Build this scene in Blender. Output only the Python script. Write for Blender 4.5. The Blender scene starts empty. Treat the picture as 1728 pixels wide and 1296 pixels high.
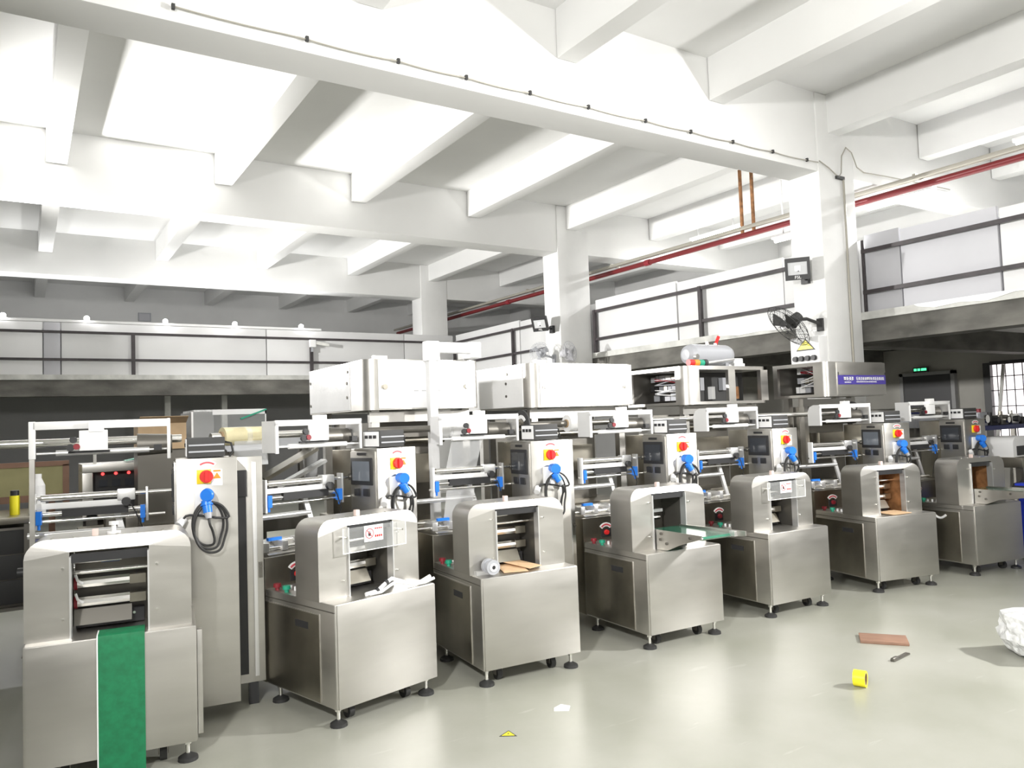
import bpy, bmesh, math, random
from mathutils import Vector, Matrix
random.seed(7)
S = bpy.context.scene
COL = S.collection

# ------------------------------------------------------------------ camera
cam_d = bpy.data.cameras.new('camera'); cam_d.sensor_width = 36; cam_d.lens = 26.984
cam = bpy.data.objects.new('camera', cam_d); COL.objects.link(cam)
_f = Vector((0.53824181, 0.84134849, 0.0492794)); _r = Vector((0.84278336, -0.53707657, -0.03556626)); _u = Vector((0.00345681, -0.06067511, 0.99815158))
cam.matrix_world = Matrix(((_r.x, _u.x, -_f.x, 0), (_r.y, _u.y, -_f.y, 0), (_r.z, _u.z, -_f.z, 1.75), (0, 0, 0, 1)))
cam_d.clip_start = .05; cam_d.clip_end = 200
S.camera = cam

# ------------------------------------------------------------------ world, lights, exposure
S.view_settings.view_transform = 'Standard'; S.view_settings.look = 'None'
S.view_settings.gamma = 1; S.view_settings.exposure = 0.12; S.view_settings.use_curve_mapping = False
w = bpy.data.worlds.new('world'); S.world = w; w.use_nodes = True
w.node_tree.nodes['Background'].inputs[0].default_value = (1.0, .985, .955, 1)
w.node_tree.nodes['Background'].inputs[1].default_value = 0.1

def area(name, loc, direction, power, size=.3, col=(1, .985, .96), spread=180):
    d = bpy.data.lights.new(name, 'AREA'); d.shape = 'SQUARE'; d.size = size; d.energy = power; d.color = col; d.spread = math.radians(spread)
    o = bpy.data.objects.new(name, d); COL.objects.link(o); o.location = loc
    o.rotation_euler = Vector(direction).to_track_quat('-Z', 'Y').to_euler()
    return o
# work floodlights fixed to the hall's column lines (z about 3.55 m), as the shadows show for a, b and c
area('flood_light_a', (-1.25, .45, 3.55), (1, .22, -.05), 330, spread=150)
area('flood_light_b', (-1.25, 11.82, 3.55), (1, -.10, .10), 560, spread=140)
area('fill_light_d', (-1.25, -5.2, 3.55), (1, .15, -.05), 130, spread=150)  # added fill, no lamp seen here; lifts the ambient light behind the camera
area('fill_light_e', (8.35, -5.2, 3.55), (-1, .2, -.1), 130, spread=150)  # matching added fill from the right, also without a seen lamp
area('flood_light_c', (8.35, .45, 3.55), (-1, .42, -.12), 370, spread=150)

# ------------------------------------------------------------------ materials
MATS = {}
def mat(name, col, rough=.5, metal=0., noise=None, emit=None, trans=0., alpha=1., bump=None, coat=0.):
    """noise = (scale, amount, stretch xyz) varies colour, bump = (scale, strength)"""
    if name in MATS: return MATS[name]
    m = bpy.data.materials.new(name); m.use_nodes = True; MATS[name] = m
    nt = m.node_tree; b = nt.nodes['Principled BSDF']
    c = (*col, 1)
    b.inputs['Base Color'].default_value = c; b.inputs['Roughness'].default_value = rough; b.inputs['Metallic'].default_value = metal
    if trans: b.inputs['Transmission Weight'].default_value = trans
    if alpha < 1: b.inputs['Alpha'].default_value = alpha
    if coat: b.inputs['Coat Weight'].default_value = coat; b.inputs['Coat Roughness'].default_value = .15
    if emit:
        b.inputs['Emission Color'].default_value = (*emit[0], 1); b.inputs['Emission Strength'].default_value = emit[1]
    if noise or bump:
        tc = nt.nodes.new('ShaderNodeTexCoord'); mp = nt.nodes.new('ShaderNodeMapping'); nt.links.new(tc.outputs['Object'], mp.inputs[0])
    if noise:
        sc, amt = noise[:2]
        if len(noise) > 2: mp.inputs['Scale'].default_value = noise[2]
        n = nt.nodes.new('ShaderNodeTexNoise'); n.inputs['Scale'].default_value = sc; n.inputs['Detail'].default_value = 5
        nt.links.new(mp.outputs[0], n.inputs[0])
        r = nt.nodes.new('ShaderNodeValToRGB'); lo = [max(0, x * (1 - amt)) for x in col]; hi = [min(1, x * (1 + amt * .6)) for x in col]
        r.color_ramp.elements[0].color = (*lo, 1); r.color_ramp.elements[1].color = (*hi, 1)
        r.color_ramp.elements[0].position = .3; r.color_ramp.elements[1].position = .72
        nt.links.new(n.outputs[0], r.inputs[0]); nt.links.new(r.outputs[0], b.inputs['Base Color'])
        if metal > .4:
            mr = nt.nodes.new('ShaderNodeMapRange'); mr.inputs[3].default_value = max(.05, rough - .08); mr.inputs[4].default_value = rough + .1
            nt.links.new(n.outputs[0], mr.inputs[0]); nt.links.new(mr.outputs[0], b.inputs['Roughness'])
    if bump:
        n2 = nt.nodes.new('ShaderNodeTexNoise'); n2.inputs['Scale'].default_value = bump[0]; n2.inputs['Detail'].default_value = 4
        nt.links.new(tc.outputs['Object'], n2.inputs[0])
        bp = nt.nodes.new('ShaderNodeBump'); bp.inputs['Strength'].default_value = bump[1]; bp.inputs['Distance'].default_value = .01
        nt.links.new(n2.outputs[0], bp.inputs['Height']); nt.links.new(bp.outputs[0], b.inputs['Normal'])
    return m
mat('steel', (.585, .57, .54), .38, 1., (2.5, .05, (1, 1, 5)))
mat('steel_dull', (.40, .375, .32), .32, 1., (5, .15))
mat('steel_bright', (.86, .85, .82), .2, 1.)
mat('steel_dark', (.20, .19, .17), .4, .8)
mat('alu', (.78, .78, .78), .38, .8)
mat('white_paint', (.86, .86, .86), .4)
mat('white_film', (.93, .93, .93), .32, 0, (2.2, .06), bump=(14, .25))
mat('grey_paint', (.42, .43, .46), .4)
mat('black', (.028, .028, .03), .45)
mat('black_soft', (.045, .045, .045), .6)
mat('rubber', (.03, .03, .03), .55)
mat('screen', (.05, .055, .065), .12)
mat('screen_lit', (.16, .18, .21), .12)
mat('blue', (.02, .21, .80), .35)
mat('blue_deep', (.03, .09, .55), .4)
mat('green_belt', (.008, .19, .075), .55, 0, (30, .2))
mat('green_bright', (.02, .36, .22), .4)
mat('green_gloss', (.03, .20, .12), .12, coat=1.)
mat('red', (.75, .03, .03), .35)
mat('red_dark', (.26, .02, .03), .4)
mat('yellow', (.95, .72, .02), .4)
mat('orange', (.90, .30, .03), .5)
mat('sticker', (.9, .9, .9), .5)
mat('sticker_red', (.62, .1, .12), .5)
mat('tan', (.80, .55, .33), .7, 0, (20, .1))
mat('pink_block', (.75, .6, .55), .5)
mat('acrylic', (.93, .95, .95), .06, 0, trans=.0, alpha=.12)
mat('film_clear', (.92, .93, .94), .12, 0, alpha=.28)
mat('film_gold', (.74, .67, .42), .25, 0, (9, .15), coat=.5)
mat('rust', (.36, .17, .07), .5, .4, (14, .5))
mat('led_red', (.8, .05, .05), .4, emit=((1, .05, .05), 3))
mat('led_green', (.05, .8, .3), .4, emit=((.1, 1, .4), 1.5))
mat('ceiling_paint', (.80, .80, .79), .75, 0, (.7, .05))
mat('wall_paint', (.78, .78, .77), .8, 0, (.8, .07), bump=(6, .08))
mat('column_paint', (.80, .80, .79), .7, 0, (1.4, .06), bump=(9, .1))
mat('panel_white', (.76, .76, .76), .55, 0, (.9, .06), bump=(3, .15))
mat('panel_grey', (.55, .55, .58), .6, 0, (1, .06))
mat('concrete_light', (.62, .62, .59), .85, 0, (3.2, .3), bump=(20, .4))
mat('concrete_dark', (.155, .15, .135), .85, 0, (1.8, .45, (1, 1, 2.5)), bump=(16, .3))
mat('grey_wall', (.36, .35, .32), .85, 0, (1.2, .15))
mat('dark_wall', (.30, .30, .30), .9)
mat('rail_paint', (.05, .042, .045), .5, 0, (5, .4))
mat('pipe_red', (.17, .013, .016), .35)
mat('pipe_grey', (.40, .38, .33), .4, .3)
mat('tube_glow', (1, 1, 1), .5, emit=((1, .98, .93), 14))
mat('lamp_glow', (1, 1, 1), .5, emit=((1, .98, .95), 25))
mat('flood_lens', (.55, .56, .57), .15, emit=((1, 1, 1), .05))
mat('daylight', (.95, .9, .9), .5, emit=((1, .93, .94), 1.6))
mat('cardboard', (.42, .30, .18), .8, 0, (8, .15))
mat('wood_yellow', (.46, .43, .22), .7, 0, (5, .12))
mat('wood_brown', (.33, .19, .13), .6, 0, (7, .25, (1, 6, 1)))
mat('navy', (.03, .04, .16), .45)
mat('plastic_wrap', (.86, .87, .88), .18, 0, (16, .25), bump=(26, .9), coat=.6)
mat('tape_yellow', (.95, .85, .03), .35)
mat('olive', (.25, .23, .12), .6)
mat('bin_blue', (.03, .06, .62), .4)
mat('label_blue', (.07, .05, .30), .4)

# floor: grey green epoxy, glossy in patches, with scuffs
def floor_mat():
    m = bpy.data.materials.new('epoxy_floor'); m.use_nodes = True; nt = m.node_tree; b = nt.nodes['Principled BSDF']
    tc = nt.nodes.new('ShaderNodeTexCoord')
    n = nt.nodes.new('ShaderNodeTexNoise'); n.inputs['Scale'].default_value = .9; n.inputs['Detail'].default_value = 8; n.inputs['Roughness'].default_value = .6
    nt.links.new(tc.outputs['Object'], n.inputs[0])
    r = nt.nodes.new('ShaderNodeValToRGB'); r.color_ramp.elements[0].color = (.335, .34, .285, 1); r.color_ramp.elements[1].color = (.42, .42, .375, 1)
    r.color_ramp.elements[0].position = .32; r.color_ramp.elements[1].position = .66
    nt.links.new(n.outputs[0], r.inputs[0])
    # fine scratches and pale scuffs
    mp = nt.nodes.new('ShaderNodeMapping'); mp.inputs['Scale'].default_value = (1.2, 7, 1); mp.inputs['Rotation'].default_value = (0, 0, .9)
    nt.links.new(tc.outputs['Object'], mp.inputs[0])
    n2 = nt.nodes.new('ShaderNodeTexNoise'); n2.inputs['Scale'].default_value = 2.2; n2.inputs['Detail'].default_value = 9; nt.links.new(mp.outputs[0], n2.inputs[0])
    r2 = nt.nodes.new('ShaderNodeValToRGB'); r2.color_ramp.elements[0].position = .66; r2.color_ramp.elements[1].position = .74
    r2.color_ramp.elements[0].color = (0, 0, 0, 1); r2.color_ramp.elements[1].color = (.35, .35, .35, 1)
    nt.links.new(n2.outputs[0], r2.inputs[0])
    mx = nt.nodes.new('ShaderNodeMix'); mx.data_type = 'RGBA'; mx.blend_type = 'MIX'
    nt.links.new(r2.outputs[0], mx.inputs[0]); nt.links.new(r.outputs[0], mx.inputs[6]); mx.inputs[7].default_value = (.55, .55, .51, 1)
    nt.links.new(mx.outputs[2], b.inputs['Base Color'])
    mr = nt.nodes.new('ShaderNodeMapRange'); mr.inputs[3].default_value = .22; mr.inputs[4].default_value = .42
    nt.links.new(n.outputs[0], mr.inputs[0]); nt.links.new(mr.outputs[0], b.inputs['Roughness'])
    b.inputs['IOR'].default_value = 1.6
    return m
MATS['floor'] = floor_mat()

# ------------------------------------------------------------------ mesh helpers
class MB:
    def __init__(s): s.v = []; s.f = []
    def add(s, vs, fs):
        o = len(s.v); s.v += [tuple(p) for p in vs]; s.f += [tuple(i + o for i in f) for f in fs]; return s
    def box(s, x0, x1, y0, y1, z0, z1):
        return s.add([(x0, y0, z0), (x1, y0, z0), (x1, y1, z0), (x0, y1, z0), (x0, y0, z1), (x1, y0, z1), (x1, y1, z1), (x0, y1, z1)],
                     [(0, 3, 2, 1), (4, 5, 6, 7), (0, 1, 5, 4), (1, 2, 6, 5), (2, 3, 7, 6), (3, 0, 4, 7)])
    def cyl(s, p0, p1, r0, r1=None, n=14):
        r1 = r0 if r1 is None else r1
        p0 = Vector(p0); p1 = Vector(p1); d = (p1 - p0).normalized()
        a = d.orthogonal().normalized(); b = d.cross(a); vs = []
        for p, r in ((p0, r0), (p1, r1)):
            for k in range(n):
                t = 2 * math.pi * k / n; vs.append(p + a * (r * math.cos(t)) + b * (r * math.sin(t)))
        fs = [(k, (k + 1) % n, n + (k + 1) % n, n + k) for k in range(n)] + [tuple(range(n - 1, -1, -1)), tuple(range(n, 2 * n))]
        return s.add(vs, fs)
    def ring(s, p0, p1, ro, ri, n=20):
        """hollow cylinder"""
        p0 = Vector(p0); p1 = Vector(p1); d = (p1 - p0).normalized(); a = d.orthogonal().normalized(); b = d.cross(a); vs = []
        for p, r in ((p0, ro), (p1, ro), (p1, ri), (p0, ri)):
            for k in range(n):
                t = 2 * math.pi * k / n; vs.append(p + a * (r * math.cos(t)) + b * (r * math.sin(t)))
        fs = []
        for q in range(4):
            for k in range(n): fs.append((q * n + k, q * n + (k + 1) % n, ((q + 1) % 4) * n + (k + 1) % n, ((q + 1) % 4) * n + k))
        return s.add(vs, fs)
    def tube(s, pts, r, n=8):
        pts = [Vector(p) for p in pts]; vs = []; a = None
        for i, p in enumerate(pts):
            d = (pts[min(i + 1, len(pts) - 1)] - pts[max(i - 1, 0)]).normalized()
            a = (d.orthogonal() if a is None else (a - d * a.dot(d))).normalized(); b = d.cross(a)
            for k in range(n):
                t = 2 * math.pi * k / n; vs.append(p + a * (r * math.cos(t)) + b * (r * math.sin(t)))
        m = len(pts)
        fs = [(i * n + k, i * n + (k + 1) % n, (i + 1) * n + (k + 1) % n, (i + 1) * n + k) for i in range(m - 1) for k in range(n)]
        fs += [tuple(range(n - 1, -1, -1)), tuple(range((m - 1) * n, m * n))]
        return s.add(vs, fs)
    def prism(s, prof, axis, a, b):
        """prof: 2D points; axis 'x': prof=(y,z), 'y': prof=(x,z), 'z': prof=(x,y)"""
        def P(q, t):
            return {'x': (t, q[0], q[1]), 'y': (q[0], t, q[1]), 'z': (q[0], q[1], t)}[axis]
        n = len(prof)
        return s.add([P(q, a) for q in prof] + [P(q, b) for q in prof],
                     [tuple(range(n - 1, -1, -1)), tuple(range(n, 2 * n))] + [(k, (k + 1) % n, n + (k + 1) % n, n + k) for k in range(n)])
    def beam(s, p0, p1, w, h):
        """square bar between two points"""
        p0 = Vector(p0); p1 = Vector(p1); d = (p1 - p0).normalized()
        up = Vector((0, 0, 1)) if abs(d.z) < .9 else Vector((0, 1, 0)); a = d.cross(up).normalized(); b = a.cross(d)
        vs = [p + a * (sx * w / 2) + b * (sz * h / 2) for p in (p0, p1) for sx, sz in ((-1, -1), (1, -1), (1, 1), (-1, 1))]
        return s.add(vs, [(0, 1, 2, 3), (7, 6, 5, 4), (0, 4, 5, 1), (1, 5, 6, 2), (2, 6, 7, 3), (3, 7, 4, 0)])
    def arc(s, cx, cz, r0, r1, a0, a1, y0, y1, n=10):
        """flat arc band in the xz plane between y0 and y1 (degrees)"""
        pr = []
        for k in range(n + 1):
            t = math.radians(a0 + (a1 - a0) * k / n); pr.append((cx + r1 * math.cos(t), cz + r1 * math.sin(t)))
        for k in range(n, -1, -1):
            t = math.radians(a0 + (a1 - a0) * k / n); pr.append((cx + r0 * math.cos(t), cz + r0 * math.sin(t)))
        m = 2 * (n + 1); vs = [(p[0], y0, p[1]) for p in pr] + [(p[0], y1, p[1]) for p in pr]
        fs = [(k, (k + 1) % m, m + (k + 1) % m, m + k) for k in range(m)]
        for k in range(n):
            q = (k, k + 1, m - 2 - k, m - 1 - k); fs.append(q); fs.append(tuple(i + m for i in q[::-1]))
        return s.add(vs, fs)
    def build(s, name, material, parent=None, bevel=0, smooth=True):
        me = bpy.data.meshes.new(name); me.from_pydata(s.v, [], s.f)
        bm = bmesh.new(); bm.from_mesh(me)
        if bevel: 
            bm.normal_update()
            es = [e for e in bm.edges if len(e.link_faces) == 2 and e.calc_face_angle(0) > .6]
            bmesh.ops.bevel(bm, geom=es, offset=bevel, segments=2, profile=.6, affect='EDGES', clamp_overlap=True)
        bmesh.ops.recalc_face_normals(bm, faces=bm.faces); bm.to_mesh(me); bm.free()
        if smooth:
            me.polygons.foreach_set('use_smooth', [True] * len(me.polygons)); me.set_sharp_from_angle(angle=math.radians(32))
        me.materials.append(MATS[material])
        o = bpy.data.objects.new(name, me); COL.objects.link(o)
        if parent: o.parent = parent
        return o
def B(x0, x1, y0, y1, z0, z1): return MB().box(x0, x1, y0, y1, z0, z1)
def part(name, mesh, material, parent, bevel=0): return mesh.build(name, material, parent, bevel)
def tag(o, label=None, cat=None, group=None, kind=None):
    if label: o['label'] = label
    if cat: o['category'] = cat
    if group: o['group'] = group
    if kind: o['kind'] = kind
    return o
def thing(name, label, cat, loc=(0, 0, 0), rz=0., group=None):
    o = bpy.data.objects.new(name, None); COL.objects.link(o); o.location = loc; o.rotation_euler = (0, 0, rz); o.empty_display_size = .1
    return tag(o, label, cat, group)
def struct(name, mesh, material, label=None, bevel=0):
    o = mesh.build(name, material, None, bevel); o['kind'] = 'structure'
    if label: o['label'] = label
    return o
def piece(o, src, loc, parent):
    """copy of a mesh object that shares its data"""
    c = src.copy(); COL.objects.link(c); c.location = loc; c.parent = parent; return c
def text_mesh(name, body, size, material, parent, M):
    cu = bpy.data.curves.new(name, 'FONT'); cu.body = body; cu.size = size; cu.extrude = .0008; cu.align_x = 'CENTER'; cu.align_y = 'CENTER'
    t = bpy.data.objects.new('tmp', cu); COL.objects.link(t)
    me = bpy.data.meshes.new_from_object(t.evaluated_get(bpy.context.evaluated_depsgraph_get()))
    bpy.data.objects.remove(t); me.transform(M); me.materials.clear(); me.materials.append(MATS[material])
    o = bpy.data.objects.new(name, me); COL.objects.link(o); o.parent = parent; return o

# ================================================================== THE BUILDING
struct('floor', B(-9, 15.2, -6, 23.6, -.1, 0), 'floor', 'grey green epoxy factory floor')
ceil = struct('ceiling', B(-9, 15.2, -6, 23.6, 5.83, 6.0), 'ceiling_paint', 'white painted concrete slab ceiling')
GY = [(5.95, 6.43, 4.80), (11.60, 12.10, 4.93), (17.50, 18.05, 4.98)]
for y0, y1, zb in GY:
    part('girder', B(-9, 15, y0 + .02, y1 - .02, zb, 5.84), 'ceiling_paint', ceil, .012)
JX = [-7.95, -5.85, -3.75, -1.68, .40, 2.51, 4.60, 6.74, 8.90, 11.03, 13.1]
for (ya, yb, zb) in ((-6, 5.96, 5.33), (6.42, 11.61, 5.38), (12.09, 17.51, 5.42), (18.04, 23.4, 5.44)):
    for x in JX:
        part('joist', B(x - .12, x + .12, ya, yb, zb, 5.84), 'ceiling_paint', ceil, .008)
# cable clipped along the first girder
cab = thing('ceiling_cable', 'thin grey cable clipped along the front face of the nearest girder', 'cable', (0, 5.94, 4.86))
clipx = [.95, 1.95, 2.75, 3.42, 4.12, 4.83, 5.6, 6.27, 6.95, 7.65, 8.3]
pts = []
for a, b in zip(clipx[:-1], clipx[1:]):
    for k in range(6):
        t = k / 6; pts.append((a + (b - a) * t, -.006, .035 - .05 * t * (1 - t) + .004 * math.sin(a * 9)))
pts.append((8.52, -.006, .04))
part('wire', MB().tube(pts, .006, 6), 'pipe_grey', cab)
for x in clipx: part('clip', B(x - .012, x + .012, -.02, .008, .015, .055), 'black_soft', cab)
# columns
def column(y0, y1, lab):
    o = struct('column', B(8.55, 9.29, y0, y1, 0, 5.829), 'column_paint', lab, .02)
    return o
c1 = column(5.95, 6.43, 'thick white concrete column beside the machine row with fan and floodlight')
c2 = column(11.6, 12.1, 'white concrete column in the middle distance with a small floodlight')
c3 = column(17.5, 18.05, 'farthest white concrete column rising behind the corner of the mezzanine')
tag(c1, cat='column'); tag(c2, cat='column'); tag(c3, cat='column')
# conduit running down the nearest column and looped cable at its head
cd = thing('column_conduit', 'thin grey conduit running down the nearest column with a looped cable at top', 'conduit', (9.02, 5.93, 2.2))
part('conduit', MB().tube([(0, 0, 0), (0, 0, 1.2), (.005, 0, 2.55)], .014, 8), 'pipe_grey', cd)
lp = [(-.48, 0, 2.72), (-.3, 0, 2.66), (-.1, -.005, 2.56), (-.05, -.01, 2.62), (-.02, -.01, 2.85), (.08, -.01, 2.98), (.2, -.01, 2.93), (.3, -.01, 2.75), (.45, -.01, 2.70), (.9, -.01, 2.72), (1.6, -.01, 2.74), (2.6, -.01, 2.76)]
part('looped_cable', MB().tube(lp, .008, 6), 'pipe_grey', cd)
part('junction', B(-.14, .02, -.012, .02, 2.54, 2.58), 'black_soft', cd)

struct('wall_back', B(-9, 15.2, 23.4, 23.6, 0, 5.83), 'wall_paint', 'white far wall of the hall')
struct('wall_left', B(-9.2, -9, -6, 23.6, 0, 5.83), 'wall_paint', 'left wall of the hall')
struct('wall_front', B(-9.2, 15.2, -6.2, -6, 0, 5.83), 'wall_paint', 'white wall of the hall behind the viewer')
wr = struct('wall_right', B(15, 15.2, -6, 23.6, 0, 5.83), 'wall_paint', 'right wall of the hall')
# ---- mezzanine, right hand arm and rear arm
mz = struct('mezzanine', MB().box(9.3, 15, -6, 17.26, 2.92, 3.02).box(-9, 15, 17.26, 23.4, 2.88, 2.98), 'concrete_light', 'concrete mezzanine floor edge along the back and right of the hall')
tag(mz, cat='mezzanine')
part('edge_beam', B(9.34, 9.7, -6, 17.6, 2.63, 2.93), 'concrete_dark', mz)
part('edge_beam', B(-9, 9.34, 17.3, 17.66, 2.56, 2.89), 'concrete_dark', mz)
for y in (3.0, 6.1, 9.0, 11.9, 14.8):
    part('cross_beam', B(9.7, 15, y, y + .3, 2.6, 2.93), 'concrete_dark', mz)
part('flaking_paint', MB().prism([(5.2, 2.99), (5.0, 2.95), (4.7, 2.97), (4.4, 2.94), (4.2, 2.98), (4.1, 3.0), (3.2, 2.955), (2.9, 3.0), (3.0, 3.021), (5.25, 3.021)], 'x', 9.285, 9.301), 'white_film', mz)
part('flaking_paint', MB().prism([(8.4, 2.99), (8.0, 2.955), (7.6, 2.97), (7.2, 2.95), (6.7, 2.97), (6.5, 3.021), (8.4, 3.021)], 'x', 9.285, 9.301), 'white_film', mz)
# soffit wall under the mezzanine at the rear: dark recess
for x in (4.04, 2.80):
    st = struct('post', B(x - .06, x + .06, 18.95, 19.07, 0, 2.9), 'concrete_light', 'pale thin post under the rear mezzanine, ' + ('nearer the white cabinets' if x > 3 else 'farther left'))
    tag(st, cat='post')
# far wall below right mezzanine
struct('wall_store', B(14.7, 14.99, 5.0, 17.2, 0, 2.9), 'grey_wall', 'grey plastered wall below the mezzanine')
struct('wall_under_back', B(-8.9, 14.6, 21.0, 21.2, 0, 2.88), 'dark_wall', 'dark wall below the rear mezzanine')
dr = struct('door_1', B(14.62, 14.7, 7.65, 8.57, 0, 2.36), 'black', 'dark doorway in the grey wall below the mezzanine')
part('door_frame', MB().box(14.6, 14.7, 7.58, 7.65, 0, 2.42).box(14.6, 14.7, 8.57, 8.64, 0, 2.42).box(14.6, 14.7, 7.58, 8.64, 2.36, 2.42), 'dark_wall', dr)
ex = thing('exit_sign', 'small glowing green exit sign above the dark doorway', 'sign', (14.55, 8.17, 2.42))
part('sign_case', B(-.02, .02, -.14, .14, 0, .10), 'black', ex)
part('sign_face', MB().box(-.026, -.021, -.12, -.02, .03, .075).box(-.026, -.021, .0, .05, .03, .075).box(-.026, -.021, .07, .12, .03, .075), 'led_green', ex)
wn = struct('window_1', B(14.66, 14.69, 5.6, 6.93, 1.0, 2.46), 'daylight', 'bright barred window at the right edge')
part('window_frame', MB().box(14.56, 14.68, 6.93, 7.05, .9, 2.5).box(14.56, 14.68, 5.5, 6.93, 2.46, 2.52), 'black', wn)
for k in range(9): part('grille_bar', MB().cyl((14.6, 6.83 - k * .137, 1.0), (14.6, 6.83 - k * .137, 2.46), .009, n=6), 'black_soft', wn)
for z in (1.42, 1.72, 2.0, 2.25): part('grille_bar', MB().cyl((14.6, 5.6, z), (14.6, 6.93, z), .009, n=6), 'black_soft', wn)
tag(thing('pole', 'pale pole leaning against the bright barred window', 'pole', (14.3, 6.85, 1.0)))
part('shaft', MB().cyl((0, .06, -1.0), (.2, -.18, 1.45), .03), 'concrete_light', bpy.data.objects['pole'])
# partition boards standing behind the railings
pr = struct('wall_partition_right', B(9.47, 9.49, -6, 17.5, 3.02, 3.9), 'panel_grey', 'white boards standing behind the right mezzanine railing')
ys = [-6, -3.6, -1.0, 1.6, 4.28, 5.45, 5.95, 7.23, 9.4, 11.6, 14.3, 17.3]
for k, (a, b) in enumerate(zip(ys[:-1], ys[1:])):
    part('board', B(9.40 + .012 * (k % 2), 9.455 + .012 * (k % 2), a + .012, b - .012, 3.02, 4.02 + .03 * ((k * 7) % 3 - 1)), 'panel_grey' if k in (4, 5) else 'panel_white', pr, .006)
pb = struct('wall_partition_back', B(-9, 9.3, 17.47, 17.49, 2.98, 3.9), 'panel_grey', 'white boards standing behind the rear mezzanine railing')
xs = [-9, -6.4, -3.0, .35, .65, 4.63, 8.0, 9.38]
for k, (a, b) in enumerate(zip(xs[:-1], xs[1:])):
    part('board', B(a + .01, b - .01, 17.40, 17.455, 2.98, 4.02), 'panel_grey' if k == 3 else 'panel_white', pb, .006)
# railings
rl = thing('railing', 'dark steel railing with two rails along the right mezzanine edge', 'railing', (9.33, 5.9, 3.02))
def seg_y(name, y0, y1, z): part(name, B(-.02, .02, y0 - 5.9, y1 - 5.9, z - .025 - 3.02, z + .025 - 3.02), 'rail_paint', rl)
for y0, y1 in ((-6, 5.93), (6.45, 11.58), (12.12, 17.26)):
    seg_y('top_rail', y0, y1, 3.82); seg_y('mid_rail', y0, y1, 3.28)
for y in (-2.6, .2, 3.0, 8.8, 11.54, 14.48, 17.24): part('post', B(-.03, .03, y - 5.93, y - 5.87, 0, .83), 'rail_paint', rl)
part('post', B(-.012, .012, .0, .03, 0, .95), 'rail_paint', rl)
rb = thing('railing', 'dark steel railing with two rails along the rear mezzanine edge', 'railing', (1.9, 17.3, 2.98))
part('top_rail', B(-10.9, 7.4, -.02, .02, .815, .865), 'rail_paint', rb); part('mid_rail', B(-10.9, 7.4, -.02, .02, .275, .325), 'rail_paint', rb)
for x in (-9.1, -5.4, -1.75, 1.92, 5.62): part('post', B(x - 1.9 - .035, x - 1.9 + .035, -.03, .03, 0, .85), 'rail_paint', rb)
# row of small lamps on a white trunking over the rear boards
tr = thing('lamp_trunking', 'white lamp trunking along the top of the rear partition boards', 'trunking', (2.5, 17.43, 4.03))
part('trunking', B(-11, 3.4, -.03, .03, 0, .05), 'white_paint', tr)
for k, x in enumerate((-.30, 1.10, 2.55, 3.96, 5.43)):
    l = thing('spot_lamp', ('leftmost', 'second from left', 'middle', 'second from right', 'rightmost')[k] + ' of the five glowing lamps above the rear railing', 'lamp', (x, 17.40, 4.09), 0, 'glowing lamps above the rear railing')
    part('bulb', MB().cyl((0, -.05, .03), (0, .03, .03), .035, .05, 12), 'lamp_glow', l); part('housing', MB().cyl((0, .03, .03), (0, .08, .03), .055, .045, 12), 'white_paint', l)
    d = bpy.data.lights.new('lamp', 'POINT'); d.energy = 38; d.shadow_soft_size = .05; q = bpy.data.objects.new('lamp_light', d); COL.objects.link(q); q.location = (x, 17.43, 4.24)
pq = thing('wall_plaque', 'small framed grey plaque on the far white wall above the lamps', 'plaque', (2.89, 23.38, 4.91))
part('frame', MB().box(-.16, .16, -.03, .02, 0, .025).box(-.16, .16, -.03, .02, .21, .235).box(-.16, -.135, -.03, .02, .02, .215).box(.135, .16, -.03, .02, .02, .215), 'grey_paint', pq)
part('plate', B(-.135, .135, -.015, .02, .025, .21), 'panel_grey', pq)
# security camera on the rear rail post
sc = thing('security_camera', 'white security camera box fixed to the rear railing post', 'camera', (5.62, 17.22, 3.62))
part('box', B(-.07, .07, -.06, .03, 0, .17), 'white_paint', sc, .01); part('barrel', MB().beam((.08, -.03, .10), (.36, -.12, .04), .07, .07), 'concrete_light', sc, .01); part('bracket', B(-.02, .02, .0, .045, -.1, .05), 'grey_paint', sc)
# fire pipe and companion pipes running along the right arm
pp = thing('fire_pipe', 'dark red fire pipe hung below the ceiling beyond the columns', 'pipe', (9.9, 6, 4.64))
part('pipe', MB().cyl((0, -11.5, 0), (0, 16, 0), .045, n=12), 'pipe_red', pp)
part('riser', MB().cyl((.04, .95, 0), (.04, .95, .42), .04).cyl((.0, .8, .42), (.08, 1.15, .42), .05), 'red', pp)
for y in (-3, 1.2, 4.6, 9.5): part('coupling', MB().cyl((0, y - .06, 0), (0, y + .06, 0), .058, n=12), 'red_dark', pp)
for y in (2.35, 2.12):
    part('hanger_rod', B(-.02, .02, y - .02, y + .02, .0, 1.185), 'rust', pp); part('hanger_plate', B(-.07, .07, y - .05, y + .05, 1.16, 1.187), 'rust', pp)
pg = thing('conduit_pipe', 'pair of grey pipes running above the red fire pipe', 'pipe', (9.80, 6, 4.735))
part('pipe', MB().cyl((0, -11.5, 0), (0, 16, 0), .03, n=10), 'pipe_grey', pg); part('pipe', MB().cyl((.16, -11.5, .02), (.16, 16, .02), .018, n=10), 'pipe_grey', pg)
for y in (-4, -.6, 5.5, 8.5): part('bracket', B(-.03, .19, y, y + .04, -.02, .045), 'pipe_grey', pg)
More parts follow.
